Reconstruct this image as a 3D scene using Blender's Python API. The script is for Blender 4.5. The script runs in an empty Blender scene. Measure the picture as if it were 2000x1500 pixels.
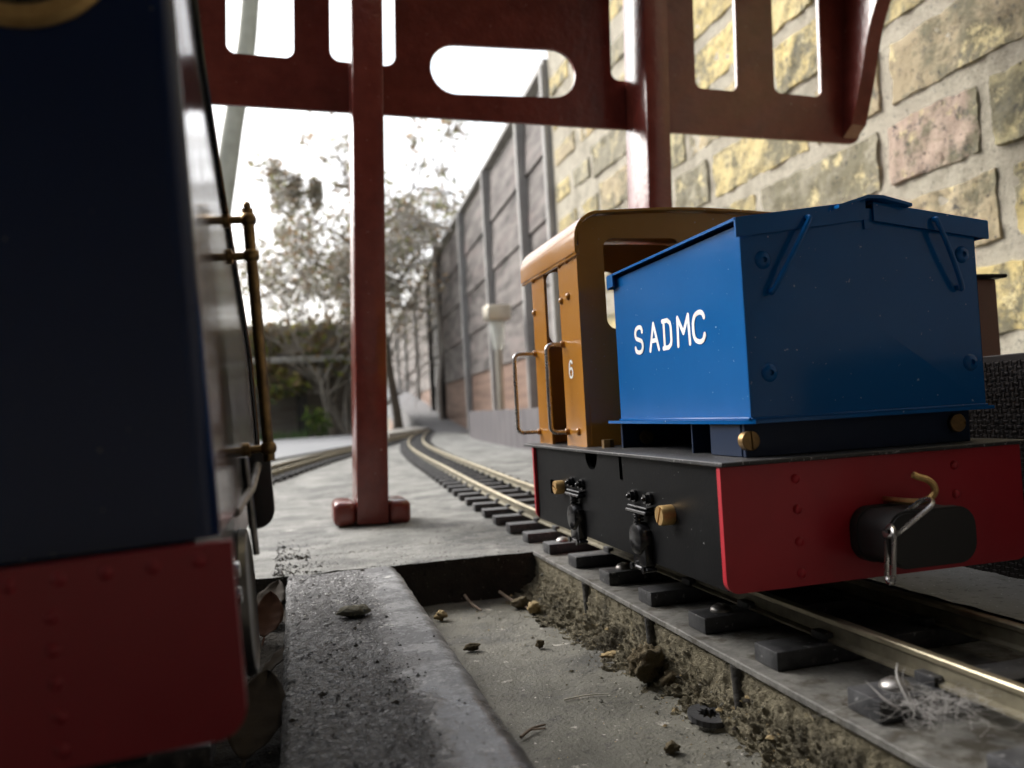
import bpy, bmesh, math, random
from mathutils import Vector, Matrix, noise
from mathutils.geometry import tessellate_polygon

R = math.radians
scene = bpy.context.scene
COL = scene.collection
random.seed(7)

# ------------------------------------------------------------------ camera, sky, sun, exposure
cam_d = bpy.data.cameras.new("camera")
cam = bpy.data.objects.new("camera", cam_d)
COL.objects.link(cam)
rows = ((0.964944108809181, 0.04504194900900212, -0.25856157816645137),
        (-0.25666904492689563, -0.04377766420482099, -0.9655073886268738),
        (-0.05480755651158593, 0.9980254199900123, -0.030682125138082064))
cam.matrix_world = Matrix(rows).to_4x4()
cam_d.sensor_fit = 'HORIZONTAL'
cam_d.sensor_width = 36.0
cam_d.lens = 1610 / 2000 * 36
cam_d.clip_start = 0.004
cam_d.clip_end = 400
cam_d.dof.use_dof = True
cam_d.dof.focus_distance = 0.27
cam_d.dof.aperture_fstop = cam_d.lens / 1.7
scene.camera = cam

SUN_EL, SUN_AZ = 38.0, -38.0        # azimuth from +Y towards +X
world = bpy.data.worlds.new("World")
scene.world = world
world.use_nodes = True
nt = world.node_tree
bg = nt.nodes["Background"]
sky = nt.nodes.new("ShaderNodeTexSky")
sky.sky_type = 'NISHITA'
sky.sun_disc = False
sky.sun_elevation = R(SUN_EL)
sky.sun_rotation = R(SUN_AZ)
sky.air_density = 1.0
sky.dust_density = 6.0
sky.ozone_density = 1.0
hs = nt.nodes.new("ShaderNodeHueSaturation")
hs.inputs["Saturation"].default_value = 0.32
nt.links.new(sky.outputs[0], hs.inputs["Color"])
nt.links.new(hs.outputs[0], bg.inputs["Color"])
bg.inputs["Strength"].default_value = 0.15

sun_d = bpy.data.lights.new("sun", 'SUN')
sun_d.energy = 0.9
sun_d.angle = R(25)
sun_d.color = (1.0, 0.97, 0.93)
sun = bpy.data.objects.new("sun", sun_d)
COL.objects.link(sun)
el, az = R(SUN_EL), R(SUN_AZ)
to_sun = Vector((math.sin(az) * math.cos(el), math.cos(az) * math.cos(el), math.sin(el)))
sun.rotation_euler = to_sun.to_track_quat('Z', 'Y').to_euler()
sun.location = to_sun * 20

vs = scene.view_settings
vs.view_transform = 'Standard'
vs.look = 'None'
vs.exposure = 1.3
vs.gamma = 1.0

# ------------------------------------------------------------------ object helpers
OFF = {}


def thing(name, label, cat, loc, group=None, rot=None):
    o = bpy.data.objects.new(name, None)
    o.empty_display_size = 0.01
    o.location = loc
    if rot:
        o.rotation_euler = rot
    COL.objects.link(o)
    o["label"] = label
    o["category"] = cat
    if group:
        o["group"] = group
    OFF[o] = Vector(loc)
    return o


def tag(o, label, cat, group=None):
    o["label"] = label
    o["category"] = cat
    if group:
        o["group"] = group
    return o


def kind(o, k):
    o["kind"] = k
    return o


def dup_tree(o, parent=None, shift=None):
    kids = list(o.children)
    c = o.copy()
    COL.objects.link(c)
    if parent:
        c.parent = parent
    if shift:
        c.location = Vector(o.location) + Vector(shift)
    for k in kids:
        dup_tree(k, c)
    return c


def rrect(x0, x1, y0, y1, r, n=6, radii=None):
    """rounded rectangle, counter-clockwise; radii = (bl, br, tr, tl)"""
    rr = radii or (r, r, r, r)
    pts = []
    cs = [(x0, y0, 1, 1, 180, rr[0]), (x1, y0, -1, 1, 270, rr[1]), (x1, y1, -1, -1, 0, rr[2]), (x0, y1, 1, -1, 90, rr[3])]
    for (x, y, sx, sy, a0, q) in cs:
        if q <= 0:
            pts.append((x, y))
            continue
        for i in range(n + 1):
            a = R(a0 + 90 * i / n)
            pts.append((x + sx * q + q * math.cos(a), y + sy * q + q * math.sin(a)))
    return pts


def circ(cx, cy, r, n=20):
    return [(cx + r * math.cos(2 * math.pi * i / n), cy + r * math.sin(2 * math.pi * i / n)) for i in range(n)]


class MB:
    def __init__(self):
        self.bm = bmesh.new()
        self.mi = 0

    def _mark(self, faces):
        for f in faces:
            f.material_index = self.mi

    def box(self, x0, x1, y0, y1, z0, z1, b=0.0, seg=2):
        m = Matrix.Translation(((x0 + x1) / 2, (y0 + y1) / 2, (z0 + z1) / 2)) @ Matrix.Diagonal((abs(x1 - x0), abs(y1 - y0), abs(z1 - z0), 1))
        before = set(self.bm.faces)
        r = bmesh.ops.create_cube(self.bm, size=1.0, matrix=m)
        if b > 0:
            es = list({e for v in r["verts"] for e in v.link_edges})
            bmesh.ops.bevel(self.bm, geom=es, offset=b, segments=seg, affect='EDGES', profile=0.5)
        self._mark([f for f in self.bm.faces if f not in before])
        return self

    def cyl(self, p0, p1, r, seg=20, r2=None, cap=True):
        p0, p1 = Vector(p0), Vector(p1)
        d = p1 - p0
        q = Vector((0, 0, 1)).rotation_difference(d.normalized()).to_matrix().to_4x4()
        m = Matrix.Translation((p0 + p1) / 2) @ q
        before = set(self.bm.faces)
        bmesh.ops.create_cone(self.bm, cap_ends=cap, segments=seg, radius1=r, radius2=r if r2 is None else r2, depth=d.length, matrix=m)
        self._mark([f for f in self.bm.faces if f not in before])
        return self

    def ball(self, c, r, sc=(1, 1, 1), seg=16, rings=10):
        before = set(self.bm.faces)
        bmesh.ops.create_uvsphere(self.bm, u_segments=seg, v_segments=rings, radius=r, matrix=Matrix.Translation(c) @ Matrix.Diagonal((sc[0], sc[1], sc[2], 1)))
        self._mark([f for f in self.bm.faces if f not in before])
        return self

    def lathe(self, c, axis, prof, seg=24):
        """prof: list of (radius, distance along axis)"""
        c, ax = Vector(c), Vector(axis).normalized()
        u = ax.orthogonal().normalized()
        w = ax.cross(u)
        ringsv = []
        for (r, h) in prof:
            if r < 1e-7:
                ringsv.append([self.bm.verts.new(c + ax * h)])
            else:
                ringsv.append([self.bm.verts.new(c + ax * h + (u * math.cos(2 * math.pi * i / seg) + w * math.sin(2 * math.pi * i / seg)) * r) for i in range(seg)])
        fs = []
        for a, b in zip(ringsv, ringsv[1:]):
            for i in range(seg):
                j = (i + 1) % seg
                if len(a) == 1 and len(b) == 1:
                    continue
                if len(a) == 1:
                    fs.append(self.bm.faces.new((a[0], b[i], b[j])))
                elif len(b) == 1:
                    fs.append(self.bm.faces.new((a[i], b[0], a[j])))
                else:
                    fs.append(self.bm.faces.new((a[i], b[i], b[j], a[j])))
        for q in (ringsv[0], ringsv[-1]):
            if len(q) > 2:
                fs.append(self.bm.faces.new(q))
        self._mark(fs)
        return self

    def tube(self, pts, r, seg=8, closed=False):
        pts = [Vector(p) for p in pts]
        n = len(pts)
        rs = r if isinstance(r, (list, tuple)) else [r] * n
        prev = None
        rings = []
        for i, p in enumerate(pts):
            if closed:
                t = (pts[(i + 1) % n] - pts[i - 1]).normalized()
            else:
                t = (pts[min(i + 1, n - 1)] - pts[max(i - 1, 0)]).normalized()
            if prev is None:
                u = t.orthogonal().normalized()
            else:
                u = (prev - t * prev.dot(t))
                u = u.normalized() if u.length > 1e-9 else t.orthogonal().normalized()
            prev = u
            w = t.cross(u)
            rings.append([self.bm.verts.new(p + (u * math.cos(2 * math.pi * k / seg) + w * math.sin(2 * math.pi * k / seg)) * rs[i]) for k in range(seg)])
        fs = []
        pairs = list(zip(rings, rings[1:]))
        if closed:
            pairs.append((rings[-1], rings[0]))
        for a, b in pairs:
            for k in range(seg):
                j = (k + 1) % seg
                fs.append(self.bm.faces.new((a[k], a[j], b[j], b[k])))
        if not closed:
            fs.append(self.bm.faces.new(rings[0][::-1]))
            fs.append(self.bm.faces.new(rings[-1]))
        self._mark(fs)
        return self

    def plate(self, outer, holes, fn, t0, t1):
        """flat plate with holes; fn(a, b, t) -> xyz"""
        loops = [outer] + list(holes)
        flat = [p for l in loops for p in l]
        tris = tessellate_polygon([[Vector((p[0], p[1], 0)) for p in l] for l in loops])
        A = [self.bm.verts.new(fn(p[0], p[1], t0)) for p in flat]
        B = [self.bm.verts.new(fn(p[0], p[1], t1)) for p in flat]
        fs = []
        for t in tris:
            try:
                fs.append(self.bm.faces.new([A[i] for i in t]))
                fs.append(self.bm.faces.new([B[i] for i in reversed(t)]))
            except ValueError:
                pass
        s = 0
        for l in loops:
            n = len(l)
            for i in range(n):
                j = (i + 1) % n
                fs.append(self.bm.faces.new((A[s + i], A[s + j], B[s + j], B[s + i])))
            s += n
        self._mark(fs)
        return self

    def grid(self, nu, nv, fn):
        vs_ = [[self.bm.verts.new(fn(i / nu, j / nv)) for j in range(nv + 1)] for i in range(nu + 1)]
        fs = []
        for i in range(nu):
            for j in range(nv):
                fs.append(self.bm.faces.new((vs_[i][j], vs_[i + 1][j], vs_[i + 1][j + 1], vs_[i][j + 1])))
        self._mark(fs)
        return vs_

    def build(self, name, mats, parent=None, smooth=True, ang=35, recalc=True, root=None):
        bm = self.bm
        if recalc:
            bmesh.ops.recalc_face_normals(bm, faces=bm.faces[:])
        me = bpy.data.meshes.new(name)
        off = Vector((0, 0, 0))
        if parent is not None:
            off = OFF[parent]
        elif root is not None:
            off = Vector(root)
        bmesh.ops.translate(bm, verts=bm.verts[:], vec=-off)
        bm.to_mesh(me)
        bm.free()
        if smooth:
            me.polygons.foreach_set("use_smooth", [True] * len(me.polygons))
            me.set_sharp_from_angle(angle=R(ang))
        if not isinstance(mats, (list, tuple)):
            mats = [mats]
        for m in mats:
            me.materials.append(m)
        o = bpy.data.objects.new(name, me)
        COL.objects.link(o)
        if parent is not None:
            o.parent = parent
        else:
            o.location = off
        OFF[o] = off
        return o


# ------------------------------------------------------------------ materials
def mat(name, c1, c2=None, rough=0.5, metal=0.0, scale=60.0, detail=5.0, bump=0.0, bscale=400.0, bdist=0.001, spec=0.5,
        coat=0.0, dust=0.0, dust_col=(0.45, 0.43, 0.4), dscale=900.0, rvar=0.1, lo=0.35, hi=0.65, c3=None, c3scale=30.0, c3lo=0.55, c3hi=0.62, stretch=None, rnd=False):
    m = bpy.data.materials.new(name)
    m.use_nodes = True
    t = m.node_tree
    L = t.links.new
    b = t.nodes["Principled BSDF"]
    b.inputs["Metallic"].default_value = metal
    b.inputs["Specular IOR Level"].default_value = spec
    b.inputs["Coat Weight"].default_value = coat
    b.inputs["Coat Roughness"].default_value = 0.08
    tc = t.nodes.new("ShaderNodeTexCoord")
    vec = tc.outputs["Object"]
    if rnd:
        oi = t.nodes.new("ShaderNodeObjectInfo")
        va = t.nodes.new("ShaderNodeVectorMath")
        va.operation = 'ADD'
        L(vec, va.inputs[0])
        L(oi.outputs["Random"], va.inputs[1])
        vec = va.outputs[0]
    if stretch:
        mp = t.nodes.new("ShaderNodeMapping")
        mp.inputs["Scale"].default_value = stretch
        L(vec, mp.inputs["Vector"])
        vec = mp.outputs["Vector"]

    def nz(s, d=detail, ro=0.6):
        n = t.nodes.new("ShaderNodeTexNoise")
        n.inputs["Scale"].default_value = s
        n.inputs["Detail"].default_value = d
        n.inputs["Roughness"].default_value = ro
        L(vec, n.inputs["Vector"])
        return n.outputs["Fac"]

    def ramp(fac, a, bb, p0, p1):
        r = t.nodes.new("ShaderNodeValToRGB")
        r.color_ramp.elements[0].position = p0
        r.color_ramp.elements[1].position = p1
        r.color_ramp.elements[0].color = (*a, 1)
        r.color_ramp.elements[1].color = (*bb, 1)
        L(fac, r.inputs["Fac"])
        return r.outputs["Color"]

    def mix(fac, a, bb):
        x = t.nodes.new("ShaderNodeMix")
        x.data_type = 'RGBA'
        L(fac, x.inputs["Factor"])
        L(a, x.inputs["A"])
        if isinstance(bb, tuple):
            x.inputs["B"].default_value = (*bb, 1)
        else:
            L(bb, x.inputs["B"])
        return x.outputs["Result"]
    n1 = nz(scale)
    colr = ramp(n1, c1, c2 if c2 else tuple(min(1, v * 1.25) for v in c1), lo, hi)
    if c3:
        f = ramp(nz(c3scale, 6.0, 0.65), (0, 0, 0), (1, 1, 1), c3lo, c3hi)
        colr = mix(f, colr, c3)
    if dust > 0:
        f = ramp(nz(dscale, 2.0), (0, 0, 0), (1, 1, 1), 1 - dust, min(1.0, 1 - dust + 0.04))
        colr = mix(f, colr, dust_col)
    L(colr, b.inputs["Base Color"])
    mr = t.nodes.new("ShaderNodeMapRange")
    mr.inputs["To Min"].default_value = max(0, rough - rvar)
    mr.inputs["To Max"].default_value = min(1, rough + rvar)
    L(n1, mr.inputs["Value"])
    L(mr.outputs["Result"], b.inputs["Roughness"])
    if bump > 0:
        bp = t.nodes.new("ShaderNodeBump")
        bp.inputs["Strength"].default_value = bump
        bp.inputs["Distance"].default_value = bdist
        L(nz(bscale, 4.0), bp.inputs["Height"])
        L(bp.outputs["Normal"], b.inputs["Normal"])
    return m


def attr_mat(name, attr, rough=0.7, trans=0.0, scale=80, var=0.3, bump=0.0, bscale=300, bdist=0.001):
    """material whose colour is a per-item attribute modulated with noise"""
    m = bpy.data.materials.new(name)
    m.use_nodes = True
    t = m.node_tree
    L = t.links.new
    b = t.nodes["Principled BSDF"]
    a = t.nodes.new("ShaderNodeAttribute")
    a.attribute_name = attr
    b.inputs["Roughness"].default_value = rough
    L(a.outputs["Color"], b.inputs["Base Color"])
    if trans:
        tr = t.nodes.new("ShaderNodeBsdfTranslucent")
        L(a.outputs["Color"], tr.inputs["Color"])
        mx = t.nodes.new("ShaderNodeMixShader")
        mx.inputs["Fac"].default_value = trans
        L(b.outputs[0], mx.inputs[1])
        L(tr.outputs[0], mx.inputs[2])
        L(mx.outputs[0], t.nodes["Material Output"].inputs["Surface"])
    return m


BLUE = mat("hood_blue_paint", (0.004, 0.095, 0.31), (0.005, 0.105, 0.34), rough=0.16, spec=0.26, scale=40, bump=0.12, bscale=260, bdist=0.0004, dust=0.27, dust_col=(0.3, 0.42, 0.6), dscale=700, rvar=0.05)
BROWN = mat("cab_brown_paint", (0.40, 0.165, 0.018), (0.43, 0.18, 0.022), rough=0.2, spec=0.45, coat=0.25, scale=60, bump=0.14, bscale=450, bdist=0.0005, dust=0.26, dust_col=(0.5, 0.4, 0.28), dscale=700, rvar=0.05)
RED = mat("beam_red_paint", (0.40, 0.012, 0.024), (0.44, 0.015, 0.028), rough=0.42, scale=80, bump=0.08, bscale=900, bdist=0.0003, dust=0.23, dust_col=(0.45, 0.2, 0.2), dscale=900, rvar=0.06)
BLACK = mat("black_satin_paint", (0.0035, 0.0037, 0.0042), (0.006, 0.0063, 0.007), rough=0.45, spec=0.08, scale=120, bump=0.12, bscale=900, bdist=0.0003, dust=0.26, dust_col=(0.3, 0.3, 0.3), dscale=700)
BLACKG = mat("black_gloss_paint", (0.008, 0.008, 0.009), rough=0.22, scale=90, bump=0.05, bscale=600, bdist=0.0003)
BLACKD = mat("dusty_black_footplate", (0.012, 0.012, 0.013), (0.03, 0.03, 0.031), rough=0.5, scale=500, bump=0.15, bscale=900, bdist=0.0003, dust=0.36, dust_col=(0.25, 0.25, 0.25), dscale=900)
BRASS = mat("brass", (0.62, 0.42, 0.18), (0.50, 0.32, 0.13), rough=0.45, metal=1.0, scale=500, bump=0.1, bscale=1500, bdist=0.0001)
BRASSD = mat("tarnished_brass", (0.30, 0.19, 0.08), (0.17, 0.11, 0.055), rough=0.45, metal=1.0, scale=300)
STEEL = mat("steel", (0.55, 0.54, 0.53), (0.42, 0.40, 0.38), rough=0.28, metal=1.0, scale=300)
STEELD = mat("dull_steel", (0.30, 0.29, 0.28), (0.2, 0.19, 0.18), rough=0.45, metal=1.0, scale=300)
RAILM = mat("nickel_rail_head", (0.52, 0.47, 0.34), (0.34, 0.30, 0.22), rough=0.46, metal=1.0, scale=120)
WHITE = mat("white_lettering", (0.80, 0.80, 0.78), rough=0.5, scale=200, rvar=0.05)
NAVY = mat("navy_gloss_paint", (0.0035, 0.013, 0.052), (0.0045, 0.016, 0.060), rough=0.2, scale=20, bump=0.12, bscale=90, bdist=0.0005, spec=0.3, rvar=0.06, dust=0.27, dust_col=(0.10, 0.10, 0.11), dscale=500)
RED2 = mat("dark_red_paint", (0.24, 0.010, 0.018), (0.27, 0.013, 0.021), rough=0.4, scale=40, bump=0.06, bscale=500, bdist=0.0003)
OXIDE = mat("red_oxide_paint", (0.135, 0.026, 0.020), (0.185, 0.038, 0.028), rough=0.22, scale=60, bump=0.5, bscale=170, bdist=0.0010, dust=0.3, dust_col=(0.25, 0.12, 0.10), dscale=260, rvar=0.06, coat=0.25)
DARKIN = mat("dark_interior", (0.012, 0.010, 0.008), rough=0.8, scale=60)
PLASTIC = mat("black_plastic_sleeper", (0.014, 0.0145, 0.017), (0.05, 0.051, 0.054), rnd=True, c3=(0.11, 0.105, 0.095), c3scale=120, c3lo=0.58, c3hi=0.70, rough=0.5, scale=150, bump=0.3, bscale=700, bdist=0.0004, dust=0.34, dust_col=(0.16, 0.16, 0.16), dscale=500)
RUBBER = mat("black_rubber_buffer", (0.014, 0.014, 0.014), (0.02, 0.02, 0.02), rough=0.6, scale=100)


def concrete(name, a, b, c, dark, s=1.0, rough=0.85, grain=0.5, bd=0.0009, pale=(0.5, 0.5, 0.48), pale_lo=0.62, c_lo=0.5, c_hi=0.6, rr=None):
    m = bpy.data.materials.new(name)
    m.use_nodes = True
    t = m.node_tree
    L = t.links.new
    bs = t.nodes["Principled BSDF"]
    tc = t.nodes.new("ShaderNodeTexCoord")

    def nz(sc, d=6.0, ro=0.65):
        n = t.nodes.new("ShaderNodeTexNoise")
        n.inputs["Scale"].default_value = sc
        n.inputs["Detail"].default_value = d
        n.inputs["Roughness"].default_value = ro
        L(tc.outputs["Object"], n.inputs["Vector"])
        return n.outputs["Fac"]

    def ramp(f, x, y, p, q):
        r = t.nodes.new("ShaderNodeValToRGB")
        e = r.color_ramp.elements
        e[0].position, e[1].position = p, q
        e[0].color, e[1].color = (*x, 1), (*y, 1)
        L(f, r.inputs["Fac"])
        return r.outputs["Color"]

    def mix(f, x, col):
        n = t.nodes.new("ShaderNodeMix")
        n.data_type = 'RGBA'
        L(f, n.inputs["Factor"])
        L(x, n.inputs["A"])
        n.inputs["B"].default_value = (*col, 1)
        return n.outputs["Result"]
    bs.inputs["Specular IOR Level"].default_value = 0.3
    base = ramp(nz(28 * s), a, b, 0.35, 0.65)
    base = mix(ramp(nz(17 * s, 8, 0.7), (0, 0, 0), (1, 1, 1), c_lo, c_hi), base, c)
    base = mix(ramp(nz(330 * s, 4, 0.6), (0, 0, 0), (1, 1, 1), 0.58, 0.72), base, dark)
    base = mix(ramp(nz(75 * s, 9, 0.75), (0, 0, 0), (1, 1, 1), pale_lo, pale_lo + 0.05), base, pale)
    base = mix(ramp(nz(700 * s, 2, 0.5), (0, 0, 0), (1, 1, 1), 0.68, 0.76), base, tuple(min(1, v * 1.15) for v in pale))
    L(base, bs.inputs["Base Color"])
    if rr:
        mr = t.nodes.new("ShaderNodeMapRange")
        mr.inputs["To Min"].default_value = rr[0]
        mr.inputs["To Max"].default_value = rr[1]
        L(nz(40 * s), mr.inputs["Value"])
        L(mr.outputs["Result"], bs.inputs["Roughness"])
    else:
        bs.inputs["Roughness"].default_value = rough
    ad = t.nodes.new("ShaderNodeMath")
    ad.operation = 'ADD'
    L(nz(240 * s, 5, 0.7), ad.inputs[0])
    L(nz(900 * s, 3, 0.6), ad.inputs[1])
    bp = t.nodes.new("ShaderNodeBump")
    bp.inputs["Strength"].default_value = grain
    bp.inputs["Distance"].default_value = bd
    L(ad.outputs[0], bp.inputs["Height"])
    L(bp.outputs["Normal"], bs.inputs["Normal"])
    return m


def kerb_mat():
    mt = bpy.data.materials.new("rough_dark_concrete")
    mt.use_nodes = True
    t = mt.node_tree
    L = t.links.new
    bs = t.nodes["Principled BSDF"]
    tc = t.nodes.new("ShaderNodeTexCoord")
    sx = t.nodes.new("ShaderNodeSeparateXYZ")
    L(tc.outputs["Object"], sx.inputs[0])

    def nz(sc, d=6.0, ro=0.65):
        n = t.nodes.new("ShaderNodeTexNoise")
        n.inputs["Scale"].default_value = sc
        n.inputs["Detail"].default_value = d
        n.inputs["Roughness"].default_value = ro
        L(tc.outputs["Object"], n.inputs["Vector"])
        return n.outputs["Fac"]

    def ramp(f, p, q, x=(0, 0, 0), y=(1, 1, 1)):
        r = t.nodes.new("ShaderNodeValToRGB")
        e = r.color_ramp.elements
        e[0].position, e[1].position = p, q
        e[0].color, e[1].color = (*x, 1), (*y, 1)
        L(f, r.inputs["Fac"])
        return r.outputs["Color"]

    def mix(f, x, col):
        n = t.nodes.new("ShaderNodeMix")
        n.data_type = 'RGBA'
        L(f, n.inputs["Factor"])
        L(x, n.inputs["A"])
        if isinstance(col, tuple):
            n.inputs["B"].default_value = (*col, 1)
        else:
            L(col, n.inputs["B"])
        return n.outputs["Result"]

    def mul(a_, b_):
        n = t.nodes.new("ShaderNodeMath")
        n.operation = 'MULTIPLY'
        L(a_, n.inputs[0])
        L(b_, n.inputs[1])
        return n.outputs[0]
    smooth = ramp(nz(70, 9, 0.78), 0.47, 0.54, (0.06, 0.063, 0.068), (0.20, 0.205, 0.21))
    roughc = ramp(nz(60, 8, 0.75), 0.40, 0.60, (0.022, 0.023, 0.026), (0.125, 0.128, 0.135))
    # the trowelled edge on the pit side is smooth and pale, the rest open textured and dirty
    ad = t.nodes.new("ShaderNodeMath")
    ad.operation = 'MULTIPLY_ADD'
    L(nz(55, 8, 0.75), ad.inputs[0])
    ad.inputs[1].default_value = 0.030
    L(sx.outputs["X"], ad.inputs[2])
    band = ramp(ad.outputs[0], 0.040, 0.047)
    inv_ = ramp(ad.outputs[0], 0.040, 0.047, (1, 1, 1), (0.12, 0.12, 0.12))
    c = mix(band, roughc, smooth)
    c = mix(mul(ramp(nz(420, 5, 0.7), 0.50, 0.56), inv_), c, (0.025, 0.025, 0.028))
    c = mix(mul(ramp(nz(560, 4, 0.7), 0.595, 0.62), inv_), c, (0.62, 0.62, 0.62))
    c = mix(ramp(nz(95, 8, 0.8), 0.60, 0.625), c, (0.46, 0.46, 0.45))
    c = mix(ramp(nz(42, 9, 0.8), 0.54, 0.58), c, (0.06, 0.061, 0.066))
    # darker and glossier towards the near left, with a noisy edge
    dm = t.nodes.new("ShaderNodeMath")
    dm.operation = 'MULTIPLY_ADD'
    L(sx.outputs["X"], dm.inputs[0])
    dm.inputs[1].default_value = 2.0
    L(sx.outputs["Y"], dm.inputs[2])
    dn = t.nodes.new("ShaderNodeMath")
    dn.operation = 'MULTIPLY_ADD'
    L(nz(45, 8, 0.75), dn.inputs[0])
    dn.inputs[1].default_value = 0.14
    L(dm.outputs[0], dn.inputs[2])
    near_tone = ramp(dn.outputs[0], 0.34, 0.39, (0.42, 0.43, 0.46), (1, 1, 1))
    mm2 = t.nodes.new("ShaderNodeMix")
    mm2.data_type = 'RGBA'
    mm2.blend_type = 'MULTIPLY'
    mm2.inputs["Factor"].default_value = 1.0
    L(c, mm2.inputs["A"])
    L(near_tone, mm2.inputs["B"])
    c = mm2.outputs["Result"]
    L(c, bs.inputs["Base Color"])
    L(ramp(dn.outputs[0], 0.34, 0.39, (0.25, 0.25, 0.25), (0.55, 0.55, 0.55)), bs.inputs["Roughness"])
    bs.inputs["Specular IOR Level"].default_value = 0.6
    bp = t.nodes.new("ShaderNodeBump")
    bp.inputs["Distance"].default_value = 0.0022
    L(inv_, bp.inputs["Strength"])
    ad2 = t.nodes.new("ShaderNodeMath")
    ad2.operation = 'ADD'
    L(nz(420, 5, 0.75), ad2.inputs[0])
    L(nz(1100, 3, 0.6), ad2.inputs[1])
    L(ad2.outputs[0], bp.inputs["Height"])
    L(bp.outputs["Normal"], bs.inputs["Normal"])
    return mt


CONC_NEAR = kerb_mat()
CONC_PIT = concrete("smooth_grey_concrete", (0.080, 0.077, 0.062), (0.150, 0.144, 0.118), (0.064, 0.063, 0.056), (0.045, 0.043, 0.038), grain=0.6, bd=0.0010, pale=(0.36, 0.34, 0.30), pale_lo=0.615, rr=(0.5, 0.85))
CONC_SLAB = concrete("pale_weathered_concrete", (0.11, 0.113, 0.108), (0.26, 0.263, 0.248), (0.085, 0.087, 0.085), (0.06, 0.058, 0.053), grain=0.8, bd=0.0016, pale=(0.45, 0.44, 0.41), pale_lo=0.64, rr=(0.5, 0.85))
CONC_SHADE = concrete("shaded_concrete", (0.03, 0.028, 0.022), (0.05, 0.045, 0.035), (0.02, 0.018, 0.014), (0.01, 0.01, 0.009), grain=0.9, bd=0.0015, pale=(0.14, 0.13, 0.11), pale_lo=0.70)  # end wall of the pit, with its shade put into the colour
MORTAR = concrete("crumbling_mortar", (0.19, 0.165, 0.105), (0.30, 0.265, 0.18), (0.115, 0.10, 0.066), (0.03, 0.025, 0.016), s=2.4, grain=1.0, bd=0.0026, pale=(0.40, 0.34, 0.21), pale_lo=0.61)
SOIL = concrete("dark_soil", (0.02, 0.017, 0.012), (0.04, 0.033, 0.024), (0.012, 0.01, 0.008), (0.006, 0.005, 0.004), grain=1.0, bd=0.002, pale=(0.10, 0.085, 0.06), pale_lo=0.66)
STRIPM = mat("grey_track_base", (0.06, 0.058, 0.052), (0.15, 0.146, 0.132), rough=0.75, scale=140, bump=0.8, c3=(0.04, 0.034, 0.024), c3scale=90, c3lo=0.52, c3hi=0.62, bscale=600, bdist=0.0004, dust=0.38, dust_col=(0.10, 0.095, 0.09), dscale=400)
PAVE = mat("pale_paving", (0.17, 0.178, 0.19), (0.23, 0.238, 0.25), spec=0.3, rough=0.7, scale=6, bump=0.2, bscale=60, bdist=0.002)


# ------------------------------------------------------------------ ground and setting
def nse(x, y, z=0.0, s=1.0, o=3):
    return noise.fractal(Vector((x * s, y * s, z * s)), 0.7, 2.1, o)


m = MB()
m.grid(40, 40, lambda u, v: (-120 + 240 * u, -120 + 240 * v, -0.16))
kind(m.build("ground", mat("garden_earth", (0.10, 0.085, 0.06), (0.13, 0.13, 0.07), rough=0.95, scale=3, bump=0.5, bscale=20, bdist=0.02)), "structure")

# raised concrete slab that carries the tracks behind the pit
m = MB()


def slab_fn(u, v):
    y = 0.399 + (v ** 1.6) * 2.9
    x = -0.75 + 1.306 * u
    jn = math.exp(-((y - 0.452 - 0.02 * x - 0.004 * nse(x, 0, 7, 30)) / 0.0016) ** 2)
    return (x, y, -0.0715 + 0.0006 * nse(x, y, 0, 40) + 0.0003 * nse(x, y, 3, 150) - 0.0012 * jn)


vv = m.grid(220, 520, slab_fn)
# front edge drops to the pit, its shade painted as a darker concrete
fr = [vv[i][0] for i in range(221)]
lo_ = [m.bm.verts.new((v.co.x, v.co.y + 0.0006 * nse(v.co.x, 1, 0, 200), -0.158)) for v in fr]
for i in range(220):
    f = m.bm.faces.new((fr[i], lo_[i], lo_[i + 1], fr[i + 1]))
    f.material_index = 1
kind(m.build("concrete_slab", [CONC_SLAB, CONC_SHADE], recalc=False), "structure")

# far pale paving beyond the left track
m = MB()
m.plate([(-1.6, 1.25), (-0.16, 1.25), (0.02, 1.75), (0.14, 2.1), (0.30, 2.75), (0.42, 3.35), (-1.6, 3.35)], [], lambda a, b, t: (a, b, t), -0.075, -0.0672)
kind(m.build("path", PAVE), "structure")

# pit floor
m = MB()
m.grid(60, 200, lambda u, v: (0.040 + 0.085 * u, -0.12 + 0.519 * v, -0.0925 + 0.0005 * nse(u * 0.085, v * 0.52, 0, 60) + 0.004 * max(0, u - 0.75) * (1 + nse(u, v, 3, 20))))
kind(m.build("pit_floor", CONC_PIT), "structure")

# trench floor under the left engine
m = MB()
m.grid(80, 200, lambda u, v: (-0.40 + 0.395 * u, -0.14 + 0.538 * v, -0.084 + 0.0035 * nse(u * 0.39, v * 0.54, 0, 55, 5)))
kind(m.build("trench_floor", SOIL), "structure")


# foreground rough kerb block between trench and pit
def kerb(u, v):
    y = -0.12 + 0.5175 * v
    x = -0.006 + 0.0505 * u
    z = -0.0712
    # worn right arris
    k = max(0.0, (x - 0.0400) / 0.0045)
    z -= 0.0022 * k * k
    k2 = max(0.0, (-0.0035 - x) / 0.0025)
    z -= 0.0020 * k2 * k2
    rg_k = max(0.25, min(1.0, (0.034 - x) / 0.012))
    z += (0.00055 * nse(x, y, 0, 190, 4) - 0.0011 * max(0, nse(x, y, 9, 260, 3) - 0.35)) * rg_k + 0.0006 * nse(x, y, 5, 45, 3) * rg_k
    return (x + 0.0006 * nse(y, 0, 2, 60) * (1 if u > 0.5 else -1), y, z)


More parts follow.
